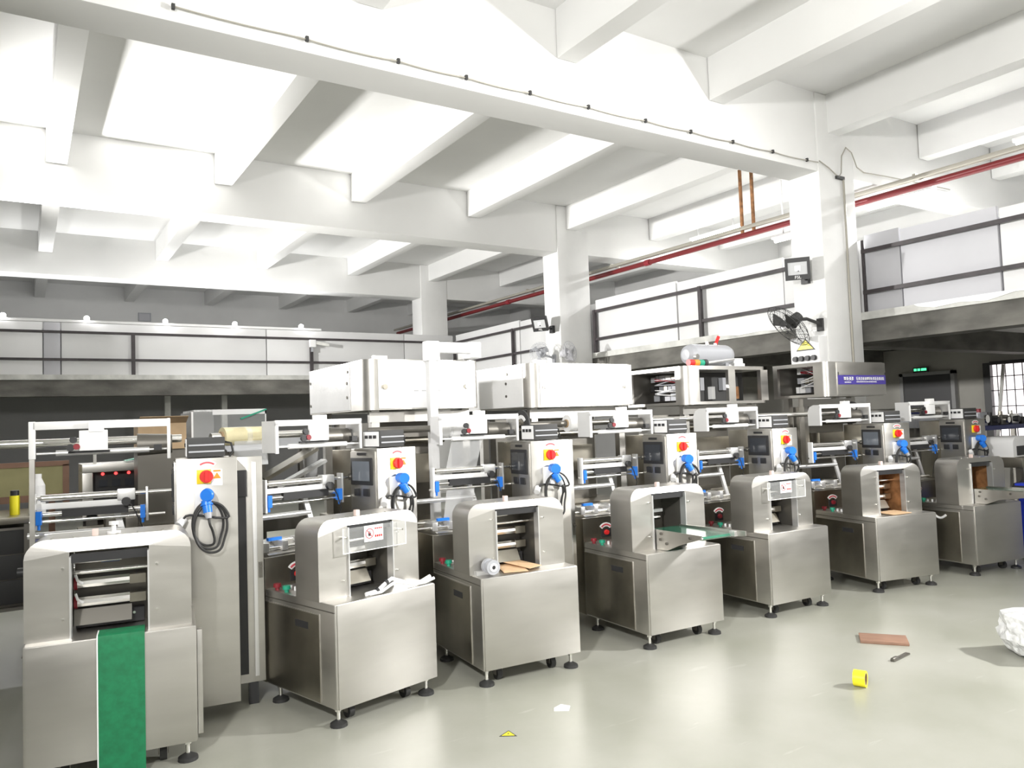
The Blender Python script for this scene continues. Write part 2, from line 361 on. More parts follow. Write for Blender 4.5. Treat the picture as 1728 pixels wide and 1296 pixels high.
# fluorescent tubes above the right mezzanine
for k, (x, y0, y1, z) in enumerate(((10.4, 5.5, 6.5, 4.66), (11.6, 9.8, 11.1, 5.3), (11.35, 3.5, 4.9, 5.25), (10.6, 7.1, 8.3, 4.6))):
    l = thing('fluorescent_lamp', ('glowing tube lamp just right of the nearest column below the red pipe', 'glowing tube lamp between the two nearer columns under the ceiling', 'glowing tube lamp at the upper right edge under the joists', 'glowing tube lamp left of the nearest column just below the red pipe')[k], 'lamp', (x, y0, z), 0, 'tube lamps over the right mezzanine')
    part('housing', B(-.06, .06, 0, y1 - y0, .03, .08), 'white_paint', l); part('tube', MB().cyl((0, .03, 0), (0, y1 - y0 - .03, 0), .028, n=10), 'tube_glow', l)
    for yy in ((.2, y1 - y0 - .2) if k else (.1, .35)): part('rod', B(-.01, .01, yy - .01, yy + .01, .08, (5.83 if k else 4.8) - z), 'white_paint', l)
    d = bpy.data.lights.new('tube', 'AREA'); d.shape = 'RECTANGLE'; d.size = .08; d.size_y = y1 - y0; d.energy = 90; q = bpy.data.objects.new('tube_light', d); COL.objects.link(q); q.location = (x, (y0 + y1) / 2, z - .04)
# floodlights on the columns
def flood(loc, n, lab, arm):
    n = Vector(n).normalized(); t = thing('floodlight', lab, 'floodlight', loc, 0, 'floodlights on the columns')
    R = n.to_track_quat('-Y', 'Z').to_matrix().to_4x4()
    def P(name, mb, m, bev=0):
        o = mb.build(name, m, t, bev); o.data.transform(R); return o
    P('housing', B(-.15, .15, 0, .06, -.14, .14), 'black', .012)
    P('rim', MB().box(-.15, .15, -.015, 0, .085, .14).box(-.15, .15, -.015, 0, -.14, -.075).box(-.15, -.115, -.015, 0, -.075, .085).box(.115, .15, -.015, 0, -.075, .085), 'black')
    P('lens', B(-.115, .115, -.006, 0, -.075, .085), 'flood_lens')
    P('led_chip', B(-.035, .035, -.010, -.006, -.03, .04), 'sticker')
    for k in range(5): P('fin', B(-.13 + k * .06, -.115 + k * .06, .06, .095, -.11, .11), 'black')
    text_mesh('lettering', 'FSL', .055, 'sticker', t, R @ Matrix.Translation((0, -.0165, -.108)) @ Matrix.Rotation(math.pi / 2, 4, 'X'))
    part('arm', MB().beam((0, 0, -.02), arm, .03, .03), 'black', t)
    a = Vector(arm); part('mount', B(a.x - .05, a.x + .02, a.y - .05, a.y + .05, a.z - .07, a.z + .07), 'black', t)
flood((8.30, 6.16, 3.56), (-.85, -.62, -.2), 'black floodlight with lit lens high on the nearest column', (.24, .05, -.1))
flood((8.18, 11.75, 3.56), (-.75, -.5, -.45), 'small black floodlight on the column in the middle distance', (.36, .08, -.08))

# ---- wall fans
def fan(loc, n, lab, arm, blade='black_soft', cage='black_soft', r=.24):
    n = Vector(n).normalized(); t = thing('wall_fan', lab, 'fan', loc); R = n.to_track_quat('-Y', 'Z').to_matrix().to_4x4()
    def P(name, mb, m):
        o = mb.build(name, m, t); o.data.transform(R); return o
    P('motor', MB().cyl((0, .05, 0), (0, .2, 0), .085, .06, 16).cyl((0, -.02, 0), (0, .05, 0), .03), blade)
    g = MB()
    for yy, rr in ((-.07, .06), (-.06, r * .55), (-.02, r * .85), (.0, r), (.05, r * .8), (.07, r * .4)):
        g.tube([(rr * math.cos(2 * math.pi * k / 28), yy, rr * math.sin(2 * math.pi * k / 28)) for k in range(29)], .0035, 4)
    for k in range(30):
        a = 2 * math.pi * k / 30; c, s_ = math.cos(a), math.sin(a)
        g.tube([(.05 * c, -.075, .05 * s_), (r * .55 * c, -.06, r * .55 * s_), (r * c, 0, r * s_), (r * .8 * c, .05, r * .8 * s_), (r * .4 * c, .07, r * .4 * s_)], .002, 3)
    P('cage', g, cage)
    for k in range(3):
        b = MB(); a0 = k * 2 * math.pi / 3 + .4; vs = []
        for rr, da, dy in ((.03, -.35, .02), (.11, -.42, .03), (.20, -.3, .03), (.205, .35, -.03), (.11, .3, -.025), (.03, .35, -.02)):
            vs.append((rr * math.cos(a0 + da) * r / .24, dy, rr * math.sin(a0 + da) * r / .24))
        vs += [(v[0], v[1] + .004, v[2]) for v in vs]
        b.add(vs, [(0, 1, 4, 5), (1, 2, 3, 4), (11, 10, 7, 6), (10, 9, 8, 7), (0, 6, 7, 1), (1, 7, 8, 2), (2, 8, 9, 3), (3, 9, 10, 4), (4, 10, 11, 5), (5, 11, 6, 0)])
        P('blade', b, blade)
    a = Vector(arm); m = R @ Vector((0, .17, -.04))
    part('arm', MB().tube([m, m.lerp(a, .35) + Vector((0, 0, .03)), m.lerp(a, .75) + Vector((0, 0, .02)), a + Vector((-.02, 0, .02)), a], .022, 8), blade, t)
    part('wall_plate', B(a.x - .01, a.x + .05, a.y - .04, a.y + .04, a.z - .08, a.z + .08), blade, t)
fan((8.06, 6.16, 2.82), (-.62, .30, -.60), 'large black wall fan with wire cage on the nearest column', (.46, -.12, .02), r=.32)
fan((8.14, 11.72, 3.02), (-.7, -.55, .1), 'dark wall fan with grey blades at the foot of the middle column, left one', (.38, .1, -.1), 'grey_paint', 'grey_paint', .2)
fan((8.52, 11.3, 3.0), (.25, -.9, .1), 'pale wall fan at the foot of the middle column, right one', (.2, .27, -.05), 'panel_grey', 'panel_grey', .2)
# electrical box on the column
eb = thing('electrical_box', 'white electrical box with yellow warning triangle and black knobs on the nearest column', 'electrical box', (8.54, 6.18, 2.33))
part('case', B(-.16, .01, -.21, .21, 0, .36), 'white_paint', eb, .01)
part('warning_triangle', MB().prism([(-.16, .19), (.12, .19), (-.02, .34)], 'x', -.168, -.16), 'black', eb)
part('warning_triangle', MB().prism([(-.135, .205), (.095, .205), (-.02, .325)], 'x', -.172, -.168), 'tape_yellow', eb)
part('lamp', MB().cyl((-.17, .0, .40), (-.17, .0, .45), .06, .05), 'lamp_glow' if 0 else 'white_film', eb)
for y in (-.14, -.05, .04, .13): part('knob', MB().cyl((-.2, y, .09), (-.16, y, .09), .032, .036), 'black', eb)

# ================================================================== THE PACKING MACHINES
def rounded(x0, x1, z0, z1, r, n=6):
    """open profile from bottom left, over the rounded top corners, to bottom right"""
    p = [(x0, z0)]
    for k in range(n + 1):
        t = math.pi - (math.pi / 2) * k / n; p.append((x0 + r + r * math.cos(t), z1 - r + r * math.sin(t)))
    for k in range(n + 1):
        t = math.pi / 2 - (math.pi / 2) * k / n; p.append((x1 - r + r * math.cos(t), z1 - r + r * math.sin(t)))
    p.append((x1, z0)); return p

def hood_mesh(x0, x1, y0, y1, z0, z1, ol, orr, ot, r, crease):
    mb = MB(); n = 6; P = rounded(x0, x1, z0, z1, r, n); m = len(P); th = .006
    Q = rounded(x0 + th, x1 - th, z0, z1 - th, r - th * .5, n)
    # the front edge leans back over the top, so the sheet above the opening faces slightly up
    def fy(k): j = min(k, m - 1 - k); return y0 + crease * max(0, min(1, (j - 1) / n))
    mb.add([(p[0], fy(k), p[1]) for k, p in enumerate(P)] + [(p[0], y1, p[1]) for p in P] + [(p[0], y1, p[1]) for p in Q] + [(p[0], fy(k) + .004, p[1]) for k, p in enumerate(Q)],
           [(k, k + 1, m + k + 1, m + k) for k in range(m - 1)] + [(m + k, m + k + 1, 2 * m + k + 1, 2 * m + k) for k in range(m - 1)] + [(2 * m + k, 2 * m + k + 1, 3 * m + k + 1, 3 * m + k) for k in range(m - 1)])
    shell = mb; mb = MB(); h = n + 1
    for off in (0, .005):
        vs = [(p[0], fy(k) + off, p[1]) for k, p in enumerate(P)] + [(ol, y0 + off, z0), (ol, y0 + off, ot), (orr, y0 + off, ot), (orr, y0 + off, z0)]
        L = m
        fs = [(0, L, L + 1, 1)] + [(L + 1, k + 1, k) for k in range(1, h)] + [(h, L + 1, L + 2, h + 1)] + [(L + 2, k + 1, k) for k in range(h + 1, 2 * h)] + [(L + 2, L + 3, 2 * h + 1, 2 * h)]
        mb.add(vs, fs)
    return shell, mb

STEP = []
def machine(idx, x, y, rz, label, o):
    """flow packing machine; local x runs along its front, y to the back, z up"""
    W = o.get('W', .768); ht = o.get('ht', .717); hh = o.get('hh', 1.194); st = o.get('set', .142)
    hx0 = o.get('hx0', -.012); hx1 = o.get('hx1', .752); ol = o.get('ol', .196); orr = o.get('or', .543); sh = o.get('cab', 0.)
    m = thing('packing_machine', label, 'packing machine', (x, y, 0), rz, 'steel packing machines standing in a row')
    def p(name, mb, mt, par=m, bev=0): return mb.build(name, mt, par, bev)
    # ---- front base
    base = p('base', B(0, W, 0, .80, .11, ht), 'steel', m, .012)
    p('front_panel', B(.014, W - .006, -.007, .001, .112, ht - .006), 'steel', base, .002)
    p('side_door', B(-.006, .001, .155, .795, .122, .645), 'steel', base, .002)
    p('side_door', B(-.009, -.004, .158, .788, .126, .639), 'steel_dull', base)
    if o.get('crescent'):
        a = MB(); a.tube([(-.012, .30 + .14 * k / 8, .60 - .035 * math.sin(math.pi * k / 8)) for k in range(9)], .012, 8); p('door_handle', a, 'white_paint', base)
    else: p('door_handle', B(-.011, -.006, .275, .42, .54, .582), 'black', base)
    p('top_seam', B(-.004, .002, .0, .80, .668, .674), 'steel_dark', base)
    # ---- feet and casters
    for fx, fy in ((.05, .06), (W - .05, .06), (.05, .72), (W - .05, .72)):
        f = MB().cyl((fx, fy, 0), (fx, fy, .018), .052, .05, 16).cyl((fx, fy, .018), (fx, fy, .036), .05, .018, 16)
        fo = p('levelling_foot', f, 'rubber'); p('stem', MB().cyl((fx, fy, .03), (fx, fy, .112), .011).cyl((fx, fy, .085), (fx, fy, .1), .02, n=6), 'steel_bright', fo)
    for fx in (.17, W - .17):
        c = MB().cyl((fx - .018, .13, .04), (fx + .018, .13, .04), .04, n=16); co = p('caster', c, 'rubber')
        p('fork', MB().box(fx - .026, fx - .02, .11, .15, .035, .11).box(fx + .02, fx + .026, .11, .15, .035, .11), 'steel_dark', co)
    # ---- hood over the cutting head
    shell_, sheet_ = hood_mesh(hx0, hx1, st, st + o.get('dep', .26), ht, hh, ol, orr, o.get('ot', 1.147), .095, o.get('crease', .014))
    hood = p('hood', shell_, 'steel'); sheet_.build('hood_front', 'steel', hood, 0, False)
    p('opening_edge', MB().box(ol, ol + .008, st - .012, st + .05, ht, 1.135), 'alu', hood); p('opening_edge', MB().box(orr - .008, orr, st - .012, st + .05, ht, 1.135), 'alu', hood)
    p('dark_lintel', B(ol + .008, orr - .008, st + .012, st + .03, 1.10, 1.145), 'black', hood)
    for sx, sz in ((ol - .03, ht + .10), (ol - .03, 1.08), (orr + .035, ht + .10), (orr + .035, 1.06)):
        p('screw', MB().cyl((sx, st - .014, sz), (sx, st, sz), .006, n=8), 'steel_bright', hood)
    p('hinge_knob', B(.30, .33, st + .05, st + .08, hh - .002, hh + .035), 'pink_block', hood, .004)
    for sx in (.12, .22, .42, .52, .64): p('top_screw', MB().cyl((sx, st + .04, hh - .004), (sx, st + .04, hh + .006), .008, n=8), 'steel_bright', hood)
    if idx == 1:
        p('breather', MB().cyl((.40, st + .1, hh), (.40, st + .1, hh + .012), .035).cyl((.40, st + .1, hh), (.40, st + .1, hh + .06), .012).cyl((.40, st + .1, hh + .045), (.40, st + .1, hh + .062), .024), 'white_paint', hood)
    # ---- cutting head seen through the opening
    yb = st + .23
    head = p('cutting_head', MB().box(ol - .05, ol - .01, st + .03, yb + .1, ht, 1.14).box(orr + .002, orr + .04, st + .03, yb + .1, ht, 1.14).box(ol, orr, yb + .05, yb + .1, ht, 1.14), 'steel_dark' if not o.get('rusty') else 'rust')
    if not o.get('conv'):
        for zz, rr in ((.965, .030), (.865, .030)):
            p('sealing_jaw', MB().cyl((ol + .02, yb - .04, zz), (orr - .10, yb - .04, zz), rr, n=10), 'steel_bright', head)
            p('jaw_end', MB().cyl((ol + .004, yb - .04, zz), (ol + .02, yb - .04, zz), rr * 1.15, n=12), 'red_dark', head)
            p('bearing', B(orr - .10, orr - .02, yb - .07, yb - .01, zz - .025, zz + .025), 'steel_dull', head)
        p('guide_rod', MB().cyl((ol + .004, yb - .09, 1.03), (orr, yb - .09, 1.03), .010), 'steel_bright', head)
        p('guide_rod', MB().cyl((ol + .004, yb - .02, 1.075), (orr - .14, yb - .02, 1.075), .010), 'steel_bright', head)
        p('lower_plate', MB().prism([(yb - .06, .83), (yb - .05, .83), (yb - .10, .755), (yb - .11, .755)], 'x', ol + .01, orr - .09), 'steel_dark' if idx == 1 else 'steel_dull', head)
        p('front_block', B(ol + .01, orr - .03, yb - .03, yb + .02, ht + .005, .80), 'black', head)
        for bx in (ol + .08, orr - .08): p('bolt', MB().cyl((bx, yb - .036, .775), (bx, yb - .03, .775), .008, n=8), 'steel_bright', head)
    else:
        p('guide_rod', MB().box(ol + .01, orr - .09, yb - .06, yb - .02, .975, 1.0), 'alu', head)
        p('sealing_jaw', MB().cyl((ol + .01, yb - .02, .93), (orr - .1, yb - .02, .93), .022, n=10), 'steel_bright', head)
    # ---- table with push buttons behind the hood
    for bx, by, mt in ((.03, .70, 'red_dark'), (.03, .585, 'green_bright')):
        p('push_button', MB().cyl((bx, by, ht), (bx, by, ht + .018), .014, n=10).cyl((bx, by, ht + .018), (bx, by, ht + .04), .026, .024, 14), mt, base)
    for k in range(4): p('toggle', MB().cyl((.09, .47 + k * .055, ht), (.09, .47 + k * .055, ht + .025), .010, n=8), 'sticker', base)
    # ---- feed body with emergency stop
    fb = p('feed_body', B(.0, .725, .805, 1.12, .11, .912), 'steel_dull', m, .008)
    ex_, ez = .235, .79
    p('stop_plate', B(ex_ - .05, ex_ + .05, .799, .806, ez - .055, ez + .015), 'black', fb)
    p('stop_button', MB().cyl((ex_, .778, ez - .012), (ex_, .799, ez - .012), .019, .023, 14), 'red' if idx in (2, 4) else 'red_dark', fb)
    p('arc_sticker', MB().arc(ex_, ez - .015, .052, .085, 40, 140, .8, .8055), 'sticker', fb); p('arc_print', MB().arc(ex_, ez - .015, .061, .075, 46, 134, .798, .8), 'sticker_red', fb)
    # ---- film former tooling on the feed body
    ff = p('film_former', MB().cyl((-.10, .90, .955), (.55, .90, .955), .012).cyl((-.10, 1.02, .985), (.55, 1.02, .985), .012), 'steel_bright')
    for k, lx in enumerate((.03, .17, .33)):
        p('clamp', B(lx, lx + .045, .87, 1.05, .935, 1.0), 'alu', ff, .006)
    p('guide_plate', MB().prism([(.84, .915), (1.08, .99), (1.08, .996), (.84, .921)], 'x', .05, .50), 'steel', ff)
    p('former_knob', MB().cyl((-.15, .90, .955), (-.10, .90, .955), .03, n=12), 'black', ff); p('blue_clip', B(.10, .20, .93, .96, 1.0, 1.02), 'blue', ff)
    p('arm', MB().beam((.12, .95, .96), (.22, .88, .915), .02, .02), 'white_paint', ff)
    p('strut', MB().beam((.375, .93, 1.29), (.46, .90, .95), .035, .022), 'alu', ff); p('tie_roller', MB().cyl((-.10, .92, 1.165), (.42, .92, 1.165), .019), 'alu', ff)
    # ---- control cabinet
    c0, c1_ = .735 + sh, 1.085 + sh
    cb = p('control_cabinet', B(c0, c1_, .545, .86, .10, 1.595), 'steel', m, .006)
    X = c0 - .004
    p('panel_plate', B(X - .006, c0 + .001, .56, .856, 1.10, 1.575), 'steel', cb, .002)
    p('screen_bezel', B(X - .016, X - .005, .585, .845, 1.335, 1.53), 'black', cb, .006)
    p('screen', B(X - .019, X - .015, .612, .818, 1.365, 1.505), 'screen_lit' if idx in (2, 6) else 'screen', cb)
    p('name_strip', B(X - .010, X - .005, .66, .77, 1.548, 1.567), 'black', cb)
    for yy in (.63, .74): p('control_button', B(X - .016, X - .005, yy, yy + .068, 1.255, 1.31), 'black', cb, .004)
    F = .545; sx = .906 + sh
    p('switch_plate', B(sx - .055, sx + .025, F - .008, F, 1.44, 1.525), 'yellow', cb, .002)
    p('switch_knob', MB().cyl((sx, F - .03, 1.483), (sx, F - .008, 1.483), .038, .040, 18).box(sx - .008, sx + .008, F - .042, F - .028, 1.452, 1.514), 'red', cb)
    p('warning_sticker', B(sx + .03, sx + .092, F - .003, F, 1.425, 1.525), 'sticker', cb)
    p('warning_print', MB().prism([(sx + .038, 1.468), (sx + .084, 1.468), (sx + .061, 1.505)], 'y', F - .0045, F - .003).box(sx + .04, sx + .082, F - .0045, F - .003, 1.51, 1.52), 'orange', cb)
    p('arc_sticker', MB().arc(sx + .005, 1.50, .055, .082, 48, 132, F - .003, F, 12), 'sticker', cb); p('arc_print', MB().arc(sx + .005, 1.50, .063, .073, 54, 126, F - .0045, F - .003, 12), 'sticker_red', cb)
    p('socket_plate', B(sx - .07, sx + .03, F - .012, F, 1.25, 1.39), 'sticker', cb, .004)
    p('cable_gland', MB().cyl((.745 + sh, F - .05, 1.205), (.775 + sh, F - .02, 1.235), .024), 'white_paint', cb)
    # upright behind the cabinet carrying the shafts
    up = p('upright', B(c0 + .02, c1_ - .01, .862, 1.14, .70, 1.585), 'steel_dull', m, .006)
    # ---- temperature instrument box
    tb = p('temperature_box', B(.80 + sh, 1.02 + sh, .595, .795, 1.60, 1.722), 'black_soft', m, .006)
    p('face_panel', B(.794 + sh, .801 + sh, .605, .785, 1.608, 1.714), 'sticker', tb)
    for k in range(3): p('meter', B(.790 + sh, .795 + sh, .63 + k * .05, .665 + k * .05, 1.665, 1.688), 'black', tb)
    for k in range(2): p('cooling_rib', B(.81 + sh, 1.015 + sh, .588, .596, 1.63 + k * .04, 1.64 + k * .04), 'grey_paint', tb)
    p('box_lead', MB().tube([(1.02 + sh, .66, 1.69), (1.06 + sh, .65, 1.68), (1.07 + sh, .65, 1.63), (1.05 + sh, .66, 1.595)], .007, 6), 'rubber', tb)
    # ---- film frame above
    if idx == 1:
        fr = p('film_frame', MB().box(-.045, .675, .70, .72, 1.80, 1.848).box(-.065, -.03, .70, .72, 1.63, 1.85).box(.67, .69, .70, .72, 1.60, 1.85), 'white_paint', m, .004)
        p('left_post', B(-.062, -.035, .705, .725, 1.0, 1.63), 'steel', fr)
        fx0, fx1, fz = -.03, .67, 1.66
    else:
        fr = p('film_frame', MB().box(.04, .722, .70, .715, 1.775, 1.815).box(.04, .062, .70, .715, 1.595, 1.80).box(.705, .722, .70, .715, 1.60, 1.80), 'white_paint', m, .003)
        L_ = [(.715, 1.595), (.715, 1.812), (.80, 1.812), (.86, 1.79), (.885, 1.74), (.885, 1.595)] if idx in (5, 6) else [(.715, 1.60), (.715, 1.812), (.885, 1.812), (.885, 1.60)]
        p('side_plate', MB().prism(L_, 'x', .042, .054), 'panel_white', fr); p('side_plate', MB().prism(L_, 'x', .71, .72), 'alu', fr)
        fx0, fx1, fz = .055, .712, 1.638
    p('roller', MB().cyl((fx0 + .1, .74, fz), (fx1 - .1, .74, fz), .017).cyl((fx0, .74, fz), (fx1, .74, fz), .007), 'alu' if idx == 1 else 'white_paint', fr)
    bx = .195 if idx == 1 else .28
    p('sensor_box', B(bx, bx + .15, .675, .70, 1.67, 1.79), 'white_film', fr, .004); p('sensor_tab', B(bx + .05, bx + .13, .665, .725, 1.78, 1.845), 'white_film', fr, .003)
    p('sensor_bar', B(bx - .06, bx + .16, .705, .72, 1.655, 1.668), 'black', fr)
    p('star_knob', MB().cyl((bx - .03, .67, 1.735), (bx - .03, .69, 1.735), .020, n=10).cyl((bx - .045, .67, 1.69), (bx - .045, .69, 1.69), .022, n=10), 'black', fr); p('red_knob', MB().cyl((bx - .012, .665, 1.695), (bx - .012, .69, 1.695), .018, n=10), 'red_dark', fr)
    p('cable_block', B(fx1 - .075, fx1 - .03, .70, .735, 1.655, 1.69), 'black', fr)
    p('arc_sticker', MB().arc(.56, 1.69, .035, .058, 35, 145, .845, .848), 'sticker', fr); p('arc_print', MB().arc(.56, 1.69, .042, .051, 40, 140, .843, .845), 'sticker_red', fr)
    p('reel_brake', MB().cyl((.50, .86, 1.69), (.70, .86, 1.69), .07, .06, 16), 'steel_dark', fr)
    # ---- unwind shaft
    s0 = o.get('shaft', -.55)
    sf = p('reel_shaft', MB().cyl((s0, 1.02, 1.72), (.76, 1.02, 1.72), .026, n=14), o.get('shaft_mat', 'steel_bright'), m)
    if o.get('disc') is not None:
        dx = o['disc']; p('reel_disc', MB().ring((dx, 1.02, 1.72), (dx + .012, 1.02, 1.72), .125, .026, 28), 'black_soft', sf); p('disc_hub', MB().cyl((dx - .02, 1.02, 1.72), (dx + .03, 1.02, 1.72), .05, n=16), 'steel_dull', sf)
        p('arc_sticker', MB().arc(0, 0, .055, .085, 30, 150, -.004, 0), 'sticker', sf)
        q = [c for c in sf.children if c.name.startswith('arc_sticker')][-1]; q.data.transform(Matrix.Rotation(-math.pi / 2, 4, 'Z')); q.data.transform(Matrix.Translation((dx - .002, 1.02, 1.72)))
    if o.get('label_plate'): p('paper_tag', B(.32, .42, 1.0, 1.04, 1.75, 1.80), 'sticker', sf)
    # ---- registration rollers
    q0, q1, qy = (-.055, .545, .87) if idx == 1 else (.04, .632, .87)
    rg = p('registration_unit', MB().cyl((q0, qy, 1.39), (.757 + sh, qy, 1.39), .012).cyl((q0 - .03, qy, 1.25), (q1 + .11, qy, 1.25), .009), 'steel_bright')
    p('roller', MB().cyl((q0 + .03, qy, 1.39), (q1 - .13, qy, 1.39), .021), 'steel_bright', rg)
    p('guide_bar', B(q0, q1 - .09, qy - .03, qy - .013, 1.325, 1.36), 'white_paint', rg, .002)
    p('sensor_bar', B(q0 + .14, q1 - .10, qy - .015, qy + .02, 1.272, 1.32), 'black', rg); p('lower_roller', MB().cyl((q0, qy + .005, 1.292), (q1, qy + .005, 1.292), .014), 'steel_bright', rg)
    p('bracket', B(q0 - .008, q0 + .006, qy - .035, qy + .03, 1.20, 1.42), 'white_paint', rg, .002); p('bracket', B(q1, q1 + .014, qy - .035, qy + .03, 1.215, 1.425), 'alu', rg, .002)
    p('clamp', B(q1 - .16, q1 - .06, qy - .035, qy + .03, 1.35, 1.42), 'alu', rg, .006); p('clamp_knob', MB().cyl((q1 - .11, qy - .065, 1.345), (q1 - .11, qy - .03, 1.345), .026, n=12), 'black', rg)
    for bx_ in (q0 + .008, q1 - .032): p('blue_cylinder', MB().box(bx_, bx_ + .028, qy - .045, qy, 1.235, 1.315).cyl((bx_ + .014, qy - .025, 1.205), (bx_ + .014, qy - .025, 1.24), .008), 'blue', rg)
    p('bearing', MB().cyl((.722 + sh, qy, 1.39), (.757 + sh, qy, 1.39), .024), 'steel_dark', rg)
    p('lead', MB().tube([(q1 - .09, qy - .05, 1.34), (q1 - .06, qy - .06, 1.28), (q1 - .02, qy - .05, 1.18), (q1 - .03, qy, 1.05), (q1 - .05, qy, .94)], .004, 5), 'rubber', rg)
    if o.get('web'):
        p('film_web', MB().prism([(.745, 1.635), (.868, 1.41), (.872, 1.41), (.749, 1.635)], 'x', .16, .42), 'film_clear', rg)
        p('film_web', MB().prism([(.872, 1.25), (.95, 1.0), (.954, 1.0), (.876, 1.25)], 'x', .16, .40), 'film_clear', rg)
    # ---- open rear door of the cabinet
    if o.get('door'):
        d0 = c1_ + .006
        dd = p('cabinet_door', B(d0, d0 + .165, .75, .775, .14, 1.585), 'steel', m, .004)
        p('dark_inner_plate', B(d0 + .002, d0 + .06, .735, .75, .20, 1.50), 'black', dd); p('terminal_cover', B(d0 + .002, d0 + .066, .722, .735, 1.33, 1.50), 'black', dd, .004)
        p('edge_channel', B(d0 + .10, d0 + .125, .735, .75, .18, 1.55), 'alu', dd, .002)
        p('latch', MB().box(d0 + .135, d0 + .155, .738, .75, .80, .90).cyl((d0 + .145, .72, .875), (d0 + .145, .738, .875), .010), 'steel_dark', dd)
        p('door_foot', B(d0 + .06, d0 + .12, .76, .80, .0, .14), 'black', dd)
    # ---- individual extras
    if o.get('guard'):
        g = p('acrylic_guard', B(ol - .06, orr + .075, st - .045, st - .041, .985, 1.135), 'acrylic', m)
        p('guard_edge', MB().box(ol - .062, ol - .058, st - .046, st - .04, .983, 1.137).box(orr + .073, orr + .077, st - .046, st - .04, .983, 1.137).box(ol - .06, orr + .075, st - .046, st - .04, .982, .986), 'sticker', g)
        gx = (ol + orr) / 2 - .0
        p('warning_sign', B(gx - .08, gx + .065, st - .0475, st - .0455, 1.035, 1.135), 'sticker', g)
        p('sign_ring', MB().ring((gx - .04, st - .0485, 1.085), (gx - .04, st - .0475, 1.085), .032, .027, 20).beam((gx - .06, st - .048, 1.107), (gx - .02, st - .048, 1.063), .004, .004), 'sticker_red', g)
        p('sign_hand', MB().box(gx - .05, gx - .03, st - .0485, st - .0475, 1.07, 1.088).box(gx - .048, gx - .044, st - .0485, st - .0475, 1.085, 1.10).box(gx - .040, gx - .036, st - .0485, st - .0475, 1.085, 1.102), 'black', g)
        w_ = MB()
        for k in range(4): w_.box(gx + .0 + k * .015, gx + .011 + k * .015, st - .0485, st - .0475, 1.058, 1.072)
        for k in range(4): w_.box(gx + .0 + k * .015, gx + .011 + k * .015, st - .0485, st - .0475, 1.108, 1.116)
        tag(p('sign_print', w_, 'red', g), kind='stuff')
        for gx_ in (ol - .035, orr + .045): p('guard_screw', MB().cyl((gx_, st - .05, 1.08), (gx_, st, 1.08), .006, n=8), 'steel_bright', g)
    if o.get('conv'):
        ext = o['conv']
        cv = p('outfeed_conveyor', MB().prism([(st + .06, .872), (st + .06, .715), (0.0, .722), (-.13, .775), (-ext + .14, .845), (-ext + .12, .872)], 'x', ol + .018, ol + .024), 'steel', m)
        p('side_plate', MB().prism([(st + .06, .875), (st + .06, .80), (-.1, .80), (-ext, .855), (-ext, .89)], 'x', orr - .018, orr - .006), 'steel', cv)
        p('belt', MB().prism([(st + .08, .862), (st + .08, .845), (-ext + .13, .838), (-ext + .115, .85), (-ext + .13, .864)], 'x', ol + .03, orr - .022), 'green_gloss', cv)
        p('end_roller', MB().cyl((ol + .02, -ext + .13, .851), (orr - .01, -ext + .13, .851), .009), 'steel_bright', cv)
        for yy, zz in ((.06, .845), (-.26, .845), (.07, .80), (.0, .775)): p('plate_knob', MB().cyl((ol + .005, yy, zz), (ol + .019, yy, zz), .011, n=10), 'steel_dark', cv)
        p('end_block', B(orr - .045, orr - .004, -ext + .08, -ext + .13, .845, .885), 'alu', cv)
    for fn in o.get('extra', ()): fn(m, p, dict(W=W, ht=ht, hh=hh, st=st, ol=ol, orr=orr))
    return m

def ex_belt(m, p, d):
    prof = [(.10, .736), (-.0, .734), (-.012, .728), (-.018, .70), (-.020, .02), (-.016, .02), (-.013, .70), (-.008, .722), (.0, .729), (.10, .731)]
    o = p('hanging_belt', MB().prism(prof, 'x', .332, .548), 'green_belt'); o['label'] = 'green belt hanging down the front'
    p('belt_edge', MB().prism([(q[0] - .001, q[1]) for q in prof], 'x', .326, .332), 'sticker', o)
    p('side_hinge_panel', B(d['W'] + .002, d['W'] + .028, .015, .06, .14, .69), 'steel', m, .003)
    b = p('blue_actuator', MB().box(.33, .42, .30, .34, 1.06, 1.10), 'blue', m); p('actuator_rod', MB().cyl((.21, .30, 1.10), (.45, .30, 1.10), .006).box(.40, .45, .28, .32, 1.075, 1.115), 'alu', b)
    a = MB()
    for z in (.93, .83): a.tube([(.215, .20, z + .09), (.225, .19, z + .06), (.25, .20, z + .04)], .007, 6)
    p('jaw_wires', a, 'sticker', m)
def ex_strip(m, p, d):
    pts = [(.26, .06, d['ht'] + .01), (.33, .05, d['ht'] + .02), (.40, .05, d['ht'] + .06), (.45, .06, d['ht'] + .075), (.52, .05, d['ht'] + .05), (.60, .05, d['ht'] + .02), (.68, .03, d['ht'] + .02), (.74, .02, d['ht'] + .04)]
    return pts
def ex_pulley(m, p, d):
    a = p('belt_pulley', MB().cyl((.115, .09, .775), (.115, .12, .775), .05, n=20).cyl((.115, .06, .775), (.115, .09, .775), .040, n=20).cyl((.115, .03, .775), (.115, .06, .775), .05, n=20), 'grey_paint', m)
    p('pulley_bore', MB().ring((.115, .024, .775), (.115, .03, .775), .028, .014, 16), 'sticker', a); p('pulley_hole', MB().cyl((.115, .027, .775), (.115, .0305, .775), .014, n=12), 'black', a)
    p('pulley_bracket', B(.02, .16, .10, .14, .718, .745), 'alu', a)

